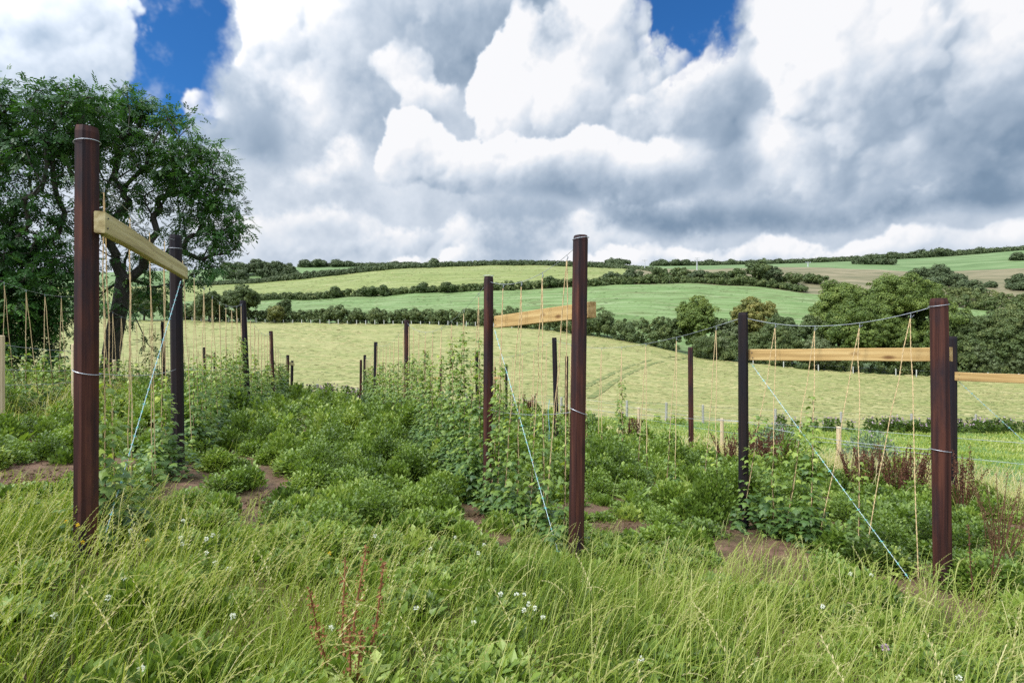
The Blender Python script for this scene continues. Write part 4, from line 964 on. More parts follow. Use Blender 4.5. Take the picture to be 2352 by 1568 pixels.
def field_fence(label, spec, r, mat, wires, name='field_fence'):
    x0 = (spec[0][0]-CX)/F*spec[0][2]; rt = thing(name, label, 'fence', 'old fences along the hay field', (x0, spec[0][2], gz(x0, spec[0][2])))
    tp = []
    for px, h, Y in spec:
        x = (px-CX)/F*Y; tp.append(stake(rt, x, Y, h, r, mat, rng.normal(0, 0.03), 'fence_post'))
    for dz in wires:
        mb = MB()
        for a, b in zip(tp[:-1], tp[1:]): mb.tube(np.array([a-[0, 0, dz], b-[0, 0, dz]]), 0.004, 3)
        part(mb, 'strand', m_wire, rt)
field_fence('weathered grey post fence along the lower edge of the hay field', [(px, 1.15, bd(1, px)-0.6) for px in (300, 520, 640, 731, 850, 960, 1070, 1180, 1290, 1440, 1530, 1615, 1781, 1932, 2094, 2241, 2390)], 0.075, m_grey, (0.1, 0.45))
field_fence('row of small whitish posts below the hedge, left part of the hay field', [(px, 1.05+rng.normal(0, 0.1), bd(2, px)-2.2) for px in list(range(420, 1180, 21))], 0.10, plain_mat('bleached_post', (0.50, 0.50, 0.46), 0.8), (0.1,))
field_fence('few whitish posts below the big trees, right part of the hay field', [(px, 1.15, bd(2, px)-2.6) for px in (1730, 1800, 1880, 1960, 2058, 2105, 2180, 2270, 2340)], 0.085, plain_mat('bleached_stake', (0.46, 0.46, 0.42), 0.8), (0.1,))

# ------------------------------------------------------------------ plants
m_weed = leaf_mat('weed_leaves', [(0.0, (0.031, 0.060, 0.011)), (0.35, (0.098, 0.161, 0.025)), (0.65, (0.204, 0.299, 0.049)), (1.0, (0.396, 0.460, 0.123))], 0.30, 0.42, 0.45)
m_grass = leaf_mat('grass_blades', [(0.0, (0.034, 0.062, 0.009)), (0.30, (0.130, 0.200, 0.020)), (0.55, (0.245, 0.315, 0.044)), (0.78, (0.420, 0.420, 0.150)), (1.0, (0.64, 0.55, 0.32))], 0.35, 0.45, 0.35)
m_hop = leaf_mat('hop_leaves', [(0.000, (0.036, 0.086, 0.024)), (0.350, (0.101, 0.180, 0.041)), (0.650, (0.234, 0.321, 0.057)), (1.000, (0.506, 0.564, 0.095))], 0.3, 0.42, 0.4)
m_bine = plain_mat('hop_bine', (0.085, 0.055, 0.030), 0.8, 0, 0.4)
m_deadw = leaf_mat('dead_dock', [(0.000, (0.039, 0.016, 0.009)), (0.500, (0.111, 0.044, 0.023)), (1.000, (0.260, 0.124, 0.058))], 0.1, 0.8)
m_reddock = leaf_mat('rust_dock', [(0.0, (0.14, 0.050, 0.020)), (0.5, (0.27, 0.115, 0.048)), (1.0, (0.40, 0.21, 0.09))], 0.15, 0.7)
m_browndock = leaf_mat('brown_dock', [(0.0, (0.075, 0.038, 0.016)), (0.5, (0.17, 0.095, 0.045)), (1.0, (0.30, 0.19, 0.09))], 0.15, 0.8)
m_thistle = leaf_mat('thistle_leaves', [(0.000, (0.042, 0.078, 0.036)), (0.500, (0.114, 0.174, 0.084)), (1.000, (0.240, 0.312, 0.180))], 0.15, 0.5)
m_lilac = leaf_mat('thistle_heads', [(0.0, (0.12, 0.07, 0.10)), (0.5, (0.34, 0.24, 0.30)), (1.0, (0.58, 0.46, 0.54))], 0.1, 0.7)
m_white = leaf_mat('clover_heads', [(0.0, (0.45, 0.48, 0.36)), (0.5, (0.72, 0.73, 0.66)), (1.0, (0.85, 0.84, 0.80))], 0.2, 0.6)
m_yellow = leaf_mat('ragwort_heads', [(0.0, (0.55, 0.35, 0.01)), (1.0, (0.80, 0.58, 0.02))], 0.2, 0.6)
m_stem = plain_mat('green_stem', (0.13, 0.18, 0.05), 0.6, 0, 0.3)

HOPT = np.array([(0.45, 0, 0.05), (0.0, 0, 0.0), (0.02, 0.30, -0.03), (0.42, 0.52, -0.08), (0.55, 0.24, -0.01), (1.0, 0, -0.12), (0.55, -0.24, -0.01), (0.42, -0.52, -0.08), (0.02, -0.30, -0.03)])
HOPI = [(0, i, i+1) for i in range(1, 8)]+[(0, 8, 1)]
HOPI = [(a, c, b) for a, b, c in HOPI]
def hop_plan(row, si, k, n):
    """bine heights on the two cords, bushiness, foot bush radius"""
    f = rng.random()
    if row == 'middle':
        if si == 0: return [(1.0, 0.8, 0.42, 0.24), (1.25, 1.0, 0.45, 0.26), (1.4, 1.15, 0.55, 0.30), (1.75, 1.5, 0.80, 0.26)][min(k, 3)]
        if si == 1: return (2.35-0.06*k-0.35*f, 2.1-0.7*f, 1.5-0.06*k, 0.38)
        return (1.5+0.5*f, 1.1+0.4*f, 1.1, 0.32)
    if row == 'left':
        if si == 0: return [(1.25, 1.0, 0.75, 0.30), (0.6, 0.4, 0.3, 0.22), (0.5, 0.35, 0.3, 0.22), (1.15, 0.95, 0.8, 0.36)][min(k, 3)]
        if si == 1: return (0.35, 0.3, 0.2, 0.2) if k == 0 else ((1.85, 1.7, 1.2, 0.34) if k == n-1 else (1.0+0.5*f, 1.2+0.4*f, 0.65+0.4*f, 0.34))
        return (1.1+0.5*f, 1.0+0.5*f, 0.7, 0.32)
    if row == 'right':
        if si == 0: return [(0.0, 0.0, 0.0, 0.1), (1.0, 0.4, 0.22, 0.16), (1.55, 1.25, 0.62, 0.33), (1.0, 1.3, 0.62, 0.34)][min(k, 3)]
        if si == 1: return (1.75, 1.2, 0.75, 0.30) if k == 3 else (0.5+0.7*f, 0.9, 0.25+0.2*f, 0.22)
        return (0.9+0.6*f, 0.8+0.6*f, 0.5, 0.28)
    return (1.15+0.3*f, 0.95+0.3*f, 0.8, 0.28) if si == 0 else (1.0+0.4*f, 0.9, 0.6, 0.28)
words = lambda b: 'dense' if b > 1.0 else ('leafy' if b > 0.55 else 'thin')
for row, si, k, n, hk, b1, b2, end in PLANT_AT:
    H1, H2, bush, rb = hop_plan(row, si, k, n)
    if H1 <= 0: continue
    D = np.linalg.norm(b1[:2]); base = b1*0.8+b2*0.2; base[2] = gz(base[0], base[1])
    rt = thing('hop_plant', '%s hop plant on the %s strings past %s, %s row' % (words(bush), ORD[k], end, {'left': 'left', 'middle': 'middle', 'right': 'right', 'ash': 'ash'}[row]), 'hop plant', 'hop plants climbing the strings', base)
    ls = max(0.080, D*0.0064); mbb = MB(); mbl = MB()
    for b, H in ((b1, H1), (b2, H2)):
        full = np.linalg.norm(hk-b); L = min(H/max(0.4, (hk[2]-b[2]))*full, full*0.97); m = max(8, int(L*16)); t = np.linspace(0, 1, m)
        c = b+(hk-b)*(t*L/full)[:, None]; ph = t*L/0.16*2*math.pi+rng.random()*6
        bp = c+np.column_stack([np.cos(ph), np.sin(ph), 0*ph])*0.011
        mbb.tube(bp, np.linspace(0.0058, 0.0028, m)*max(1, D/8), 4)
        nl = int((38+(200 if b is b1 else 95)*bush)*L*(0.078/ls)**1.2)
        q = rng.random(nl)**(1.0+0.5*bush)
        cen = b+(hk-b)*(q*L/full)[:, None]
        rad = (0.050+0.085*min(bush, 1.2)*(1-q)**0.7)*np.sqrt(rng.random(nl))+0.02; a = rng.random(nl)*2*math.pi
        o_ = np.column_stack([np.cos(a), np.sin(a), 0*a])
        x = unit(o_+np.array([0, 0, -0.55])+rand_dirs(nl)*0.45); z = unit(np.array([0, 0, 0.8])+o_*0.9+rand_dirs(nl)*0.35)
        mbl.inst(HOPT, HOPI, cen+o_*rad[:, None], frames(x, z), ls*rng.uniform(0.55, 1.25, nl)*(1.1-0.45*q), np.clip(0.32+0.28*q+rng.normal(0, 0.14, nl), 0, 1))
    nl = int(200*bush*(rb/0.3)**2*(0.075/ls)**1.6*1.3)+8                   # leafy foot
    d_ = rand_dirs(nl, 0.5); p = base+d_*np.array([rb, rb, rb*1.15])*rng.uniform(0.55, 1.0, nl)[:, None]+[0, 0, 0.10]
    ok = p[:, 2] > base[2]+0.01; p = p[ok]; d_ = d_[ok]; nl = len(p)
    mbl.inst(HOPT, HOPI, p, frames(unit(d_*np.array([1, 1, 0.2])+np.array([0, 0, -0.35])+rand_dirs(nl)*0.4), unit(d_+np.array([0, 0, 0.9]))), ls*rng.uniform(0.7, 1.25, nl), np.clip(0.28+rng.normal(0, 0.13, nl), 0, 1))
    part(mbb, 'vines', m_bine, rt); part(mbl, 'foliage', m_hop, rt)

# bushy weeds between the rows (ground cover)
soil = [(ground_hit(px, py)[:2], r) for px, py, r in ((70, 1095, 0.75), (150, 1100, 0.4), (620, 1148, 0.35), (1075, 1195, 0.25), (1790, 1275, 0.40), (1445, 1222, 0.35), (1560, 1145, 0.3), (1640, 1222, 0.25), (880, 992, 0.5), (1500, 1065, 0.5), (1740, 1180, 0.3))]
def patchy(x, y): return 0.5+0.28*np.sin(1.15*x+0.7*y+1.3*np.sin(0.6*y))+0.22*np.sin(2.3*x-1.6*y+0.8)+0.15*np.sin(4.1*x+3.3*y)
def weeds(name, y0, y1, dens, leaf, hmul, bounds, mat, vb, label, cover=1.25):
    mb = MB(); out = []
    n = int(dens*(y1-y0)*(1.9*(y0+y1)/2+2))
    y = y0+(y1-y0)*rng.random(n); x = (rng.random(n)*2-1)*(0.95*y+1.0)
    ok = bounds(x, y)
    for kk in ('L1', 'L2', 'C1', 'C2', 'R1', 'R2'):              # trodden ground round the feet of the near posts
        b_ = POST[kk][0]; ok &= ~((np.abs(x-b_[0]*(y/b_[1])) < 0.26) & (y > b_[1]-1.9) & (y < b_[1]+0.2) & (rng.random(n) < 0.85))
    for c, r in soil: ok &= np.hypot(x-c[0], (y-c[1])*0.8) > r*(0.75+0.3*rng.random(n))
    x, y = x[ok], y[ok]; pa = np.clip(patchy(x, y), 0.05, 1.1); g = ground(x, y)
    r = (0.15+0.14*rng.random(len(x)))*(0.75+0.5*pa); h = (0.07+0.34*pa*rng.uniform(0.3, 1.45, len(x)))*hmul*np.clip(0.55+(y-4.5)*0.16, 0.55, 1.25)
    for xi, yi, gi, ri, hi in zip(x, y, g, r, h):
        ls = max(leaf, yi*0.0048); m = int(cover*2.2*math.pi*ri*(ri+hi)*0.5/(ls*ls*0.34))
        d_ = rand_dirs(m, 0.6); d_[:, 2] = np.abs(d_[:, 2])
        f = rng.random(m)**0.45; p = np.array([xi, yi, gi])+d_*np.array([ri, ri, hi])*f[:, None]*rng.uniform(0.85, 1.12, m)[:, None]
        xx = unit(d_*np.array([1, 1, 0.6])+rand_dirs(m)*0.7+np.array([0, 0, 0.25])); zz = unit(np.array([0, 0, 1.0])+d_*0.5+rand_dirs(m)*0.45)
        kind = rng.random(); pv_ = rng.normal(0, 0.13); sc_ = 1.0
        if kind < 0.30: xx = unit(xx+np.array([0, 0, 1.0])); sc_ = 1.35; pv_ += 0.02; p[:, 2] = gi+(p[:, 2]-gi)*rng.uniform(0.95, 1.3); p[:, :2] = np.array([xi, yi])+(p[:, :2]-np.array([xi, yi]))*0.88          # upright narrow leaved kind
        elif kind < 0.42: zz = unit(zz+np.array([0, 0, 1.5])); sc_ = 1.9; pv_ += 0.06        # broad flat leaved kind
        if sc_ > 1.2: cut = rng.random(m) < 1/sc_**1.6; p, xx, zz, f, m = p[cut], xx[cut], zz[cut], f[cut], int(cut.sum())
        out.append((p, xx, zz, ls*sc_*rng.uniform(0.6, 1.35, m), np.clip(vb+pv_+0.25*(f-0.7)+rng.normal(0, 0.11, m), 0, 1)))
    p, xx, zz, s_, v_ = [np.concatenate([o[k] for o in out]) for k in range(5)]
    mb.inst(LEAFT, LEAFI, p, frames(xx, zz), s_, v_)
    return tag(mb.build(name, mat), label, None, None, 'stuff')
mb = MB(); OCT = np.array([(1, 0, 0), (-1, 0, 0), (0, 1, 0), (0, -1, 0), (0, 0, 0.8), (0, 0, -0.6)]); OCI = [(0, 2, 4), (2, 1, 4), (1, 3, 4), (3, 0, 4), (2, 0, 5), (1, 2, 5), (3, 1, 5), (0, 3, 5)]
for c, r in soil:
    n = int(420*r); a = rng.random(n)*6.283; q = r*np.sqrt(rng.random(n)); x = c[0]+q*np.cos(a); y = c[1]+q*np.sin(a)*1.1
    mb.inst(OCT, OCI, np.column_stack([x, y, ground(x, y)]), frames(rand_dirs(n), rand_dirs(n)), rng.uniform(0.008, 0.035, n)*rng.uniform(0.5, 1.3, n), 0.5)
tag(mb.build('soil_clods', m_soil), 'crumbled clods of bare reddish soil between the plants', None, None, 'stuff')
inplot = lambda x, y: (x < fence_x(y)-0.35)
edge_y = lambda x: 4.25+0.35*np.sin(1.3*x+0.5)+0.25*np.sin(3.1*x)
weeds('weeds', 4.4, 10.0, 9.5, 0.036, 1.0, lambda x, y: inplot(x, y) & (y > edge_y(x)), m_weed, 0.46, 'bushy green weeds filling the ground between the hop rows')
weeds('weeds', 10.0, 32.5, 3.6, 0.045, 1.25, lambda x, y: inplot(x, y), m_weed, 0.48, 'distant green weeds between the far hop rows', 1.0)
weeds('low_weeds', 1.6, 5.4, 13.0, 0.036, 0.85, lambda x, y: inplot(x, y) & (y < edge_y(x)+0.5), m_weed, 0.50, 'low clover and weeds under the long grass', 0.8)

# long grass of the headland
def blade_T(bend, seg=4, w=1.0, tw=0.0):
    t = np.linspace(0, 1, seg+1); th = bend*t**1.4
    dx = np.concatenate([[0], np.cumsum(np.sin((th[1:]+th[:-1])/2)/seg)]); dz = np.concatenate([[0], np.cumsum(np.cos((th[1:]+th[:-1])/2)/seg)])
    ww = w*np.array([0.8, 1.0, 0.85, 0.55, 0.0])[:seg+1]*0.5
    V_ = []; tv = []
    for i in range(seg+1):
        c, s_ = math.cos(tw*t[i]), math.sin(tw*t[i])
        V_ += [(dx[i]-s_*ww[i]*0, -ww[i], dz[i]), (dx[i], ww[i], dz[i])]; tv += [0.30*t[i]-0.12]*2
    tri = []
    for i in range(seg): tri += [(2*i, 2*i+2, 2*i+1), (2*i+1, 2*i+2, 2*i+3)]
    return np.array(V_), tri[:-1], np.array(tv)
def stalk_T(bend, seed):
    r_ = np.random.default_rng(seed); seg = 9; t = np.linspace(0, 1, seg+1); th = bend*t**2.2
    dx = np.concatenate([[0], np.cumsum(np.sin((th[1:]+th[:-1])/2)/seg)]); dz = np.concatenate([[0], np.cumsum(np.cos((th[1:]+th[:-1])/2)/seg)])
    w = 0.0017; V_ = []; tv = []; tri = []
    for i in range(seg+1):
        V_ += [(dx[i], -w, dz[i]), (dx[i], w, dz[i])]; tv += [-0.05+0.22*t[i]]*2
    for i in range(seg): tri += [(2*i, 2*i+2, 2*i+1), (2*i+1, 2*i+2, 2*i+3)]
    k = 0
    for tt in np.arange(0.64, 1.0, 0.024):                            # alternating spikelets
        x = np.interp(tt, t, dx); z = np.interp(tt, t, dz); a = np.interp(tt, t, th); sg = 1 if k % 2 else -1; k += 1
        dirv = np.array([math.sin(a), 0.42*sg, math.cos(a)]); L = 0.032*(1.15-0.5*(tt-0.66)/0.34); b0 = len(V_)
        sd = np.array([math.cos(a), 0.2, -math.sin(a)])*0.0038
        p0_ = np.array([x, 0, z]); m_ = p0_+dirv*L*0.45
        V_ += [tuple(p0_), tuple(m_+sd), tuple(p0_+dirv*L), tuple(m_-sd)]; tv += [0.26, 0.30, 0.36, 0.30]; tri += [(b0, b0+2, b0+1), (b0, b0+3, b0+2)]
    return np.array(V_), tri, np.array(tv)
BT = [blade_T(b) for b in (0.15, 0.4, 0.7, 1.0, 1.4, 1.9)]
ST = [stalk_T(b, i) for i, b in enumerate((0.10, 0.3, 0.5, 0.8, 1.1, 1.6))]
def sward(mb, x, y, h, wid, vb, lean=0.35, wind=0.6, T=BT, vs=0.10, tpl=None):
    n = len(x); g = ground(x, y); k = rng.integers(0, len(T), n) if tpl is None else tpl
    az_ = np.where(rng.random(n) < wind, rng.normal(0.0, 0.7, n), rng.random(n)*2*math.pi)
    up = unit(np.column_stack([np.cos(az_)*lean*rng.random(n), np.sin(az_)*lean*rng.random(n), np.ones(n)]))
    X_ = np.column_stack([np.cos(az_), np.sin(az_), np.zeros(n)])
    Yv = unit(np.cross(up, X_)); X_ = np.cross(Yv, up); fr_ = np.stack([X_, Yv, up], 1)
    sc = np.column_stack([h, wid, h]); v_ = np.clip(vb+rng.normal(0, vs, n), 0.02, 1)
    for i, (T_, tri, tv) in enumerate(T):
        s_ = k == i
        mb.inst(T_, tri, np.column_stack([x, y, g-0.01])[s_], fr_[s_], sc[s_], v_[s_], tv)
def spread(n, y0, y1, fx_=0.95, pad=0.8):
    u = rng.random(n); a = fx_; y = np.sqrt(y0*y0+u*(y1*y1-y0*y0)); return (rng.random(n)*2-1)*(fx_*y+pad), y
mb = MB()
x, y = spread(150000, 1.15, 6.2); lim = edge_y(x)+0.35
keep = (rng.random(len(x)) < np.clip(1-(y-lim+0.5)/1.1, 0.03, 1)) & (rng.random(len(x)) < 0.50+0.6*patchy(x*1.7+3, y*1.7)); x, y = x[keep], y[keep]
tall = np.clip(0.75+0.45*np.sin(1.7*x+0.6)*np.sin(1.9*y+0.3*x)+0.2*np.sin(5*x), 0.45, 1.3)
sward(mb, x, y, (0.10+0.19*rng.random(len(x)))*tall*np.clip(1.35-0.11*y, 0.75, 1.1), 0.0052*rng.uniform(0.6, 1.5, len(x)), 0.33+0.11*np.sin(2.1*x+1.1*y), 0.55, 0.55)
x, y = spread(11500, 1.3, 6.0); lim = edge_y(x)+0.1
keep = (rng.random(len(x)) < np.clip(1-(y-lim)/1.0, 0.05, 1)) & (rng.random(len(x)) < 0.25+0.9*patchy(x*1.1+1, y*1.3+2)); x, y = x[keep], y[keep]
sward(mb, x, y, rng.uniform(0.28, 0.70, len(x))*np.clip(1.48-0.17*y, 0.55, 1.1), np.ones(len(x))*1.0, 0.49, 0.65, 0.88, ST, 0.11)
tag(mb.build('grass', m_grass), 'long seeding grass of the headland in front of the hop rows', None, None, 'stuff')
# dry grass along the netting, thin grass through the plot
mb = MB()
y = rng.uniform(4.6, 24, 9000); x = fence_x(y)+rng.normal(0, 0.42, 9000)
sward(mb, x, y, rng.uniform(0.22, 0.52, 9000)*np.clip(1.2-y/40, .6, 1.2), np.clip(y/7, 1, 3)*0.004, 0.86, 0.5, 0.5, BT, 0.14)
y = rng.uniform(4.6, 16, 3600); x = fence_x(y)+rng.normal(-0.25, 0.5, 3600)
sward(mb, x, y, rng.uniform(0.3, 0.75, 3600), np.clip(y/6, 1, 3), 0.76, 0.4, 0.7, ST, 0.10)
tag(mb.build('dry_grass', m_grass), 'dry straw coloured grass along the netting fence', None, None, 'stuff')
mb = MB()
x, y = spread(9000, 5.5, 30); k = inplot(x, y) & (rng.random(len(x)) < patchy(x+2, y+5)*0.8); x, y = x[k], y[k]
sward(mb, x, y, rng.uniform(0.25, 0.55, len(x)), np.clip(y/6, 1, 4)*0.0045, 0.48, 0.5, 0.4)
tag(mb.build('plot_grass', m_grass), 'thin grass growing among the weeds of the plot', None, None, 'stuff')
mb = MB()
y = rng.uniform(6, 12.5, 6000); x = -0.62*y-1.5-rng.random(6000)*6-0.3*(12-y)
y2 = rng.uniform(8, 30, 9000); x2 = -10.9-0.33*(y2-15)+rng.normal(0, 1.3, 9000)-1.2
x = np.concatenate([x2]); y = np.concatenate([y2])
sward(mb, x, y, rng.uniform(0.35, 0.8, len(x)), np.clip(y/6, 1, 4)*0.0045, 0.78, 0.6, 0.5, BT, 0.12)
tag(mb.build('dry_grass', m_grass), 'dry grass along the stake fence under the ash trees', None, None, 'stuff')
# cut grass lying on the hay field, rushes in the pastures
def litter(name, label, k0, k1, n, size, mat, vb, vs, flat, pxlo=-700, pxhi=3000, near=1.0):
    px = rng.uniform(pxlo, pxhi, n); t = rng.random(n)**near; Y = bd(k0, px)*(bd(k1, px)/bd(k0, px))**t*0.995+0.3
    x = (px-CX)/F*Y; ok = np.abs(px-CX) < 1500; x, Y = x[ok], Y[ok]; n = len(x)
    pa = np.sin(x*0.11+0.9*np.sin(Y*0.06))+np.sin(Y*0.21+0.5*np.sin(x*0.09))
    z = np.array([far_col(CX+F*a/b, np.array([b]))[0] for a, b in zip(x, Y)])
    a_ = rng.normal(0, 0.5, n); X_ = np.column_stack([np.cos(a_), np.sin(a_), rng.normal(0, 0.05, n)]); N_ = unit(np.column_stack([rng.normal(0, flat, n), rng.normal(-0.25, flat, n), np.ones(n)]))
    mb = MB(); T_ = np.array([(-1, 0, 0), (-0.3, -0.35, 0.05), (0.5, -0.3, 0.02), (1, 0, 0), (0.4, 0.3, 0.12), (-0.4, 0.35, 0.10)])
    sc = Y*size*rng.uniform(0.4, 1.4, n)
    mb.inst(T_, [(0, 1, 5), (1, 2, 5), (2, 4, 5), (2, 3, 4)], np.column_stack([x, Y, z+0.02+sc*0.02]), frames(X_, N_), np.column_stack([sc, sc*0.55, sc*1.2]), np.clip(vb+0.07*pa+rng.normal(0, vs, n), 0, 1))
    return tag(mb.build(name, mat), label, None, None, 'stuff')
m_hayl = leaf_mat('cut_grass', [(0.0, (0.080, 0.120, 0.028)), (0.4, (0.170, 0.190, 0.055)), (0.7, (0.290, 0.265, 0.105)), (1.0, (0.42, 0.37, 0.18))], 0.1, 0.7)
m_rush = leaf_mat('pasture_tufts', [(0.0, (0.085, 0.105, 0.040)), (0.5, (0.130, 0.195, 0.060)), (1.0, (0.24, 0.27, 0.12))], 0.1, 0.7)
litter('mown_grass', 'mown grass lying in tufts over the hay field', 1, 2, 26000, 0.0050, m_hayl, 0.58, 0.13, 0.22)
litter('pasture_tufts', 'tufts of rough grass over the lower pasture', 2, 3, 11000, 0.0032, m_rush, 0.48, 0.24, 0.3)
litter('pasture_tufts', 'tufts of rough grass over the upper pasture', 3, 4, 5000, 0.0026, m_hayl, 0.42, 0.18, 0.3, 300, 1440)
# wheel tracks bending through the hay field
mb = MB()
for off in (-0.9, 0.9):
    pts = []
    for px, py, Y in ((1575, 812, 112), (1530, 830, 98), (1480, 850, 84), (1430, 872, 70), (1385, 895, 58), (1330, 925, 45)):
        pts.append(((px-CX)/F*Y+off, Y))
    pts = np.array(pts); tt = np.linspace(0, len(pts)-1, 60); xs_ = np.interp(tt, range(len(pts)), pts[:, 0]); ys_ = np.interp(tt, range(len(pts)), pts[:, 1])
    V_ = []
    for a, b in zip(xs_, ys_):
        w_ = 0.28+0.1*rng.random()
        for q in (-w_, w_): V_.append((a+q, b, gz(a+q, b)+0.05))
    mb.add(V_, quads=[(2*i, 2*i+1, 2*i+3, 2*i+2) for i in range(59)])
tag(mb.build('wheel_track', noise_mat('pressed_grass', [(0.4, (0.10, 0.13, 0.035)), (0.6, (0.17, 0.185, 0.055))], nscale=0.8)), kind='structure')
# paddock sward and the thistle bank
mb = MB()
x, y = spread(90000, 5.0, 41, 0.98, 1.0); k = (x > fence_x(np.minimum(y, 27))+0.2) & (y < bd(1, CX+F*x/y)-0.5); x, y = x[k], y[k]
sward(mb, x, y, rng.uniform(0.10, 0.22, len(x))*np.clip(1.3*patchy(x*.5, y*.5)+0.3, .5, 1.6), np.clip(y/4, 1, 8)*0.006, 0.50+0.1*np.sin(x*0.8)*np.sin(y*0.5), 0.7, 0.4)
tag(mb.build('paddock_grass', m_grass), 'bright short grass of the paddock beyond the netting', None, None, 'stuff')
def bank(name, label, pxs, top_h, depth, mat, heads, leafscale=0.0042, vb=0.45):
    mb = MB(); mh = []
    for px in pxs:
        Y = bd(1, px)-0.4-rng.random()*depth; x = (px-CX)/F*Y; g = gz(x, Y); h = top_h*rng.uniform(0.55, 1.15); r = 0.32*rng.uniform(0.7, 1.3); ls = Y*leafscale
        m = int(0.75*2*math.pi*r*h/(ls*ls*0.34)); t = rng.random(m); a = rng.random(m)*6.283; o_ = np.column_stack([np.cos(a), np.sin(a), 0*a])
        p = np.array([x, Y, g])+o_*(r*(1-0.6*t)*np.sqrt(rng.random(m)))[:, None]+np.column_stack([0*t, 0*t, t*h])
        mb.inst(LEAFT, LEAFI, p, frames(unit(o_+rand_dirs(m)*0.5+[0, 0, 0.5]), unit(rand_dirs(m)+[0, 0, 0.8])), ls*rng.uniform(0.6, 1.3, m), np.clip(vb+rng.normal(0, 0.15, m), 0, 1))
        if heads and rng.random() < heads:
            k = 7; q = np.array([x, Y, g+h])+rng.normal(0, 1, (k, 3))*np.array([0.18, 0.18, 0.09]); mh.append(q)
    o = tag(mb.build(name, mat), label, None, None, 'stuff')
    if mh:
        q = np.concatenate(mh); m2 = MB(); m2.inst(LEAFT, LEAFI, q, frames(rand_dirs(len(q), 1.0), rand_dirs(len(q))), np.full(len(q), 0.15), np.clip(0.45+rng.normal(0, 0.2, len(q)), 0, 1))
        m2.build('blossom_clumps', m_lilac, o)
    return o
bank('thistle_bank', 'dark bank of tall thistles with lilac heads at the foot of the hay field', np.concatenate([rng.uniform(1885, 2480, 90), rng.uniform(1760, 1885, 6)]), 0.80, 2.0, m_weed, 0.8, vb=0.26)
bank('thistle_patch', 'grey green thistles at the end of the plot by the weathered stake', np.concatenate([rng.uniform(680, 860, 22), rng.uniform(560, 700, 8)]), 1.0, 3.5, m_weed, 0.8, vb=0.40)
bank('rough_herbage', 'rough straw and green herbage along the plot end', rng.uniform(860, 1600, 40), 0.40, 3.0, m_weed, 0.15, vb=0.85)

# dried docks, thistles, broad docks, flowers: each a thing of its own
def dock(label, px, Y, H, mat, ns=9, spread_=0.30, name='dried_dock', group='dried dock plants', dens=1.7, grp=True):
    if name == 'dried_dock': H *= 1.05; ns = int(ns*1.9); spread_ = 0.42; dens *= 0.62
    x = (px-CX)/F*Y; g = gz(x, Y); rt = thing(name, label, 'weed', group if grp else None, (x, Y, g)); ms = MB(); mh = MB(); ls = max(0.016, Y*0.0028)
    for i in range(ns):
        a = rng.random()*6.283; tilt = spread_*rng.random()**0.7; h = H*rng.uniform(0.65, 1.05)
        b = np.array([x, Y, g])+np.array([math.cos(a), math.sin(a), 0])*0.12*rng.random(); tp = b+np.array([math.cos(a)*tilt*h+0.04, math.sin(a)*tilt*h, h])
        mid = (b+tp)/2+rng.normal(0, 0.02, 3); ms.tube(np.array([b, mid, tp]), [0.006*max(1, Y/8), 0.005*max(1, Y/8), 0.003*max(1, Y/8)], 4, v=0.4)
        m = int(dens*H*70*(0.03/ls)); t = 0.32+0.68*rng.random(m); c = np.where(t[:, None] < 0.5, b+(mid-b)*(t*2)[:, None], mid+(tp-mid)*((t-0.5)*2)[:, None])
        p = c+rand_dirs(m)*(0.052*rng.random(m)**0.7*(1.35-t))[:, None]
        mh.inst(LEAFT, LEAFI, p, frames(rand_dirs(m), rand_dirs(m)), ls*rng.uniform(0.6, 1.4, m), np.clip(0.45+rng.normal(0, 0.2, m), 0, 1))
    part(ms, 'stems', mat, rt); part(mh, 'seed_clumps', mat, rt)
for px, Y, H, ns, lb in ((1668, 13.2, 0.80, 8, 'dark dried dock left of the knotty black post'), (1700, 12.6, 0.95, 11, 'dark dried dock just behind the knotty black post'), (1738, 12.1, 0.92, 12, 'bushy dried dock right of the knotty black post'), (1770, 11.8, 0.95, 13, 'tallest dried dock clump between the black post and the middle stake'),
                         (1806, 11.2, 0.80, 9, 'pale brown dried dock right of the tallest clump'), (1962, 10.0, 0.75, 10, 'dried dock at the right foot of the middle peeled stake'), (2005, 9.7, 0.72, 11, 'squat dried dock between the middle stake and the thick post'), (2056, 9.3, 0.82, 12, 'dark dried dock crossed by a slanting string left of the thick post'),
                         (2098, 9.0, 0.80, 12, 'dried dock hard against the thick reddish post'), (2212, 8.3, 0.90, 9, 'dried dock sticking out right of the half hidden black post'), (1446, 17.5, 0.85, 9, 'dried dock by the small stake right of the tall brown post'), (1210, 24.0, 1.05, 10, 'dark brown dried dock behind the barbed wire at the plot end')):
    dock(lb, px, Y, H, m_deadw, ns)
dock('open branched reddish brown dock at the right edge of the long grass', 2300, 5.7, 0.82, m_browndock, 12, 0.55, dens=1.0)
dock('single dark dock stalk between the thick post and the reddish brown dock', 2252, 4.6, 0.78, m_deadw, 2, 0.12, dens=1.0)
dock('rust red seeding dock standing in the foreground grass', 806, 2.62, 0.60, m_reddock, 6, 0.50, 'rust_dock', dens=1.5)
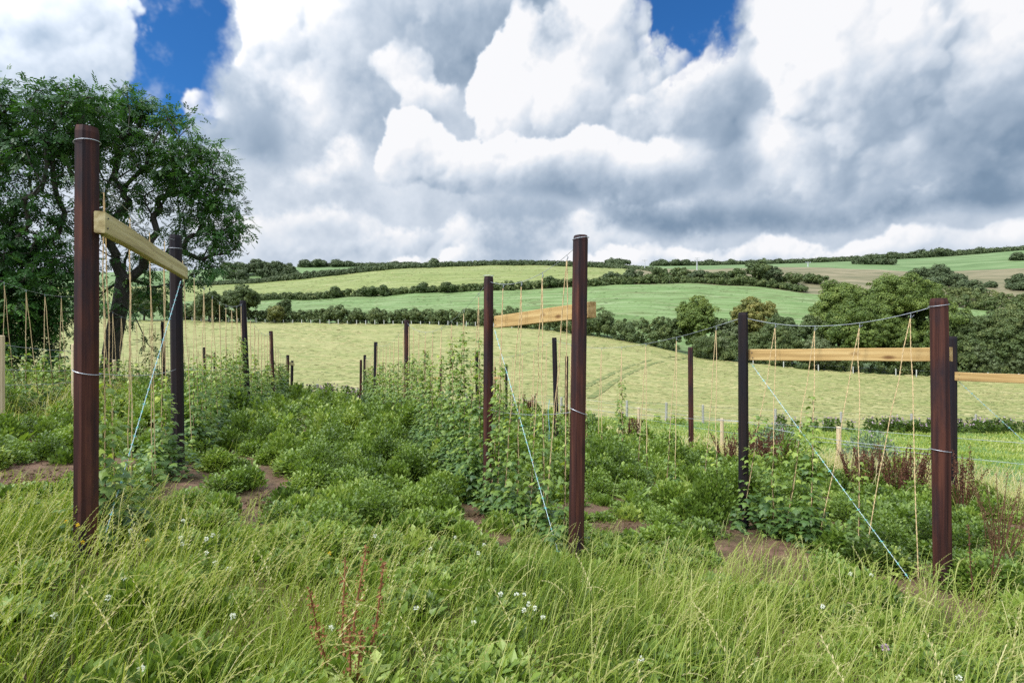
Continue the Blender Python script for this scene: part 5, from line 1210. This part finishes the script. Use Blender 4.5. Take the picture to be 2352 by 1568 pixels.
def thistle(label, px, Y, H, r, n=420):
    x = (px-CX)/F*Y; g = gz(x, Y); rt = thing('thistle', label, 'weed', 'flowering thistles', (x, Y, g)); ls = max(0.05, Y*0.0062); mb = MB(); mh = MB()
    d_ = rand_dirs(n, 0.4); d_[:, 2] = np.abs(d_[:, 2]); p = np.array([x, Y, g])+d_*np.array([r, r, H])*(rng.random(n)**0.5)[:, None]
    mb.inst(LEAFT*np.array([1, 0.55, 1]), LEAFI, p, frames(unit(d_+rand_dirs(n)*0.6), unit(rand_dirs(n)+[0, 0, 1])), ls*rng.uniform(0.7, 1.6, n), np.clip(0.62+rng.normal(0, 0.16, n), 0, 1))
    k = 46; a = rand_dirs(k, 0.8); a[:, 2] = np.abs(a[:, 2]); q = np.array([x, Y, g])+a*np.array([r, r, H])*1.03
    k4 = np.repeat(np.arange(k), 5); mh.inst(LEAFT, LEAFI, q[k4], frames(rand_dirs(len(k4), 1.2), rand_dirs(len(k4))), np.full(len(k4), max(0.03, Y*0.0026)), np.clip(0.6+rng.normal(0, 0.2, len(k4)), 0, 1))
    part(mb, 'foliage', m_thistle, rt); part(mh, 'blossom_clumps', m_lilac, rt)
thistle('lilac flowering thistle bush behind the netting, right of the middle stake', 2002, 12.3, 1.05, 0.66, 2600)
thistle('greyer thistle bush behind the netting, right of the knotty black post', 1784, 13.8, 1.1, 0.62, 2400)
thistle('spiny thistle with grey heads cut by the bottom picture edge', 1566, 2.25, 0.32, 0.13, 160)
DKT = np.array([(0, 0, 0), (0.3, 0.17, 0.05), (0.65, 0.16, 0.10), (1, 0, 0.0), (0.65, -0.16, 0.10), (0.3, -0.17, 0.05), (0.5, 0, 0.03)]); DKI = [(6, i, (i+1) % 6) for i in range(6)]
def broad_dock(label, px, py, n=9, L=0.26, vb=0.6):
    c = ground_hit(px, py); x, Y = c[0], c[1]; g = gz(x, Y); rt = thing('broad_dock', label, 'weed', 'broad leaved docks', (x, Y, g)); mb = MB()
    a = rng.random(n)*6.283; o_ = np.column_stack([np.cos(a), np.sin(a), rng.uniform(0.5, 1.8, n)]); z = np.column_stack([-np.cos(a), -np.sin(a), np.ones(n)])
    mb.inst(DKT, DKI, np.array([x, Y, g])+np.column_stack([np.cos(a), np.sin(a), 0*a])*0.03, frames(o_, z), L*rng.uniform(0.6, 1.2, n), np.clip(vb+rng.normal(0, 0.1, n), 0, 1))
    part(mb, 'leaves', m_weed, rt)
for px, py, n, L, lb in ((1090, 1245, 6, 0.30, 'upright dock leaves at the foot of the rusty brown post'), (880, 1200, 11, 0.26, 'broad dock rosette left of the middle row, in front of the hops'), (940, 1225, 9, 0.24, 'dock rosette between the front rosette and the rusty post'), (470, 1225, 6, 0.26, 'pale dock leaf patch in the grass right of the tallest post'),
                     (580, 1120, 8, 0.28, 'dock with an upright leaf near the bare soil left of centre'), (1710, 1110, 8, 0.26, 'bright dock at the foot of the knotty black post'), (1460, 1165, 10, 0.28, 'dock clump right of the tall brown post'), (440, 1440, 7, 0.16, 'bright dock leaves among the foreground grass, left'), (845, 1275, 8, 0.18, 'dock leaves at the top of the rust red dock'), (2060, 1260, 8, 0.24, 'dock leaves where the right barbed wire meets the ground'),
                     (40, 1030, 8, 0.30, 'bright docks at the left edge above the bare soil')):
    broad_dock(lb, px, py, n, L)
def flower(name, label, cat, group, px, py, r, mat, h, n=26, stem=True):
    p = ground_hit(px, py, h); g = gz(p[0], p[1]); rt = thing(name, label, cat, group, (p[0], p[1], g)); mb = MB()
    d_ = rand_dirs(n, 0.35); mb.inst(LEAFT, LEAFI, p+d_*r*0.35, frames(d_, rand_dirs(n)), np.full(n, r*0.95), np.clip(0.55+0.3*d_[:, 2]*0+rng.normal(0, 0.15, n), 0, 1)); part(mb, 'flower_head', mat, rt)
    mb = MB(); mb.tube(np.array([[p[0]-0.02, p[1], g], [p[0], p[1]+0.01, (g+p[2])/2], p]), 0.0016, 3); part(mb, 'stem', m_stem, rt)
cl1 = [(1230, 55), (1215, 170), (1385, 175), (1430, 150), (1225, 210), (1385, 270), (1447, 335), (1535, 380), (830, 437), (875, 120), (1562, 695), (725, 570), (362, 690)]
cl2 = [(1180, 545), (1288, 550), (1338, 553), (1370, 615), (1340, 655), (1410, 640), (1465, 705), (998, 740), (612, 640), (40, 775), (1070, 215), (1030, 270), (710, 240), (878, 165)]
cl3 = [(1185, 410), (1325, 420), (1000, 630), (1915, 1108)]
FL = [(x/1.68*0.5742, (y/1.68+2050)*0.5742) for x, y in cl1]+[((x/1.68+1300)*0.5742, (y/1.68+2050)*0.5742) for x, y in cl2]+[((x/1.68+2696)*0.5742, (y/1.68+2050)*0.5742) for x, y in cl3]
for px, py in FL:
    flower('white_clover', 'white clover head nodding among the foreground grass', 'flower', 'white clover heads in the grass', px, py, 0.013, m_white, 0.30)
for px, py, lb in ((178, 1205, 'small yellow flower left of the tallest post foot'), (189, 1245, 'yellow flower low in front of the tallest post'), (152, 1197, 'tiny yellow flower farthest left by the tallest post'), (338, 1240, 'orange yellow flower in the grass right of the tallest post'), (757, 1270, 'yellow flower at mid grass left of the rust red dock')):
    flower('yellow_flower', lb, 'flower', 'yellow flowers in the grass', px, py, 0.011, m_yellow, 0.32)
for px, py, lb in ((324, 1535, 'spent dandelion head near the bottom left of the grass'), (1472, 1512, 'spent dandelion head near the bottom middle of the grass'), (862, 1230, 'spent dandelion head on a tall stem left of the rust red dock')):
    flower('dandelion_head', lb, 'flower', 'spent dandelions', px, py, 0.012, m_white, 0.36, 20)
flower('thistle_flower', 'lilac thistle flower low in the right foreground grass', 'flower', None, 2033, 1487, 0.018, m_lilac, 0.36, 30)
# a crow far off over the wood
mb = MB(); b = P(568, 584, 120); 
mb.add([b+[0, -0.35, 0], b+[0, 0.3, 0.02], b+[-0.6, 0.0, 0.42], b+[-0.1, 0.12, 0.02], b+[0.55, 0.05, 0.48], b+[0.1, 0.12, 0.02], b+[0, 0, -0.12], b+[0, 0.55, 0.03]],
       tris=[(0, 3, 2), (1, 2, 3), (0, 4, 5), (1, 5, 4), (0, 6, 3), (0, 5, 6), (3, 6, 1), (5, 1, 6), (1, 7, 3), (1, 5, 7)])
o = mb.build('flying_bird', plain_mat('bird_black', (0.02, 0.02, 0.02), 0.7)); tag(rebase(o, b), 'tiny dark bird flying right of the ash crown', 'bird')
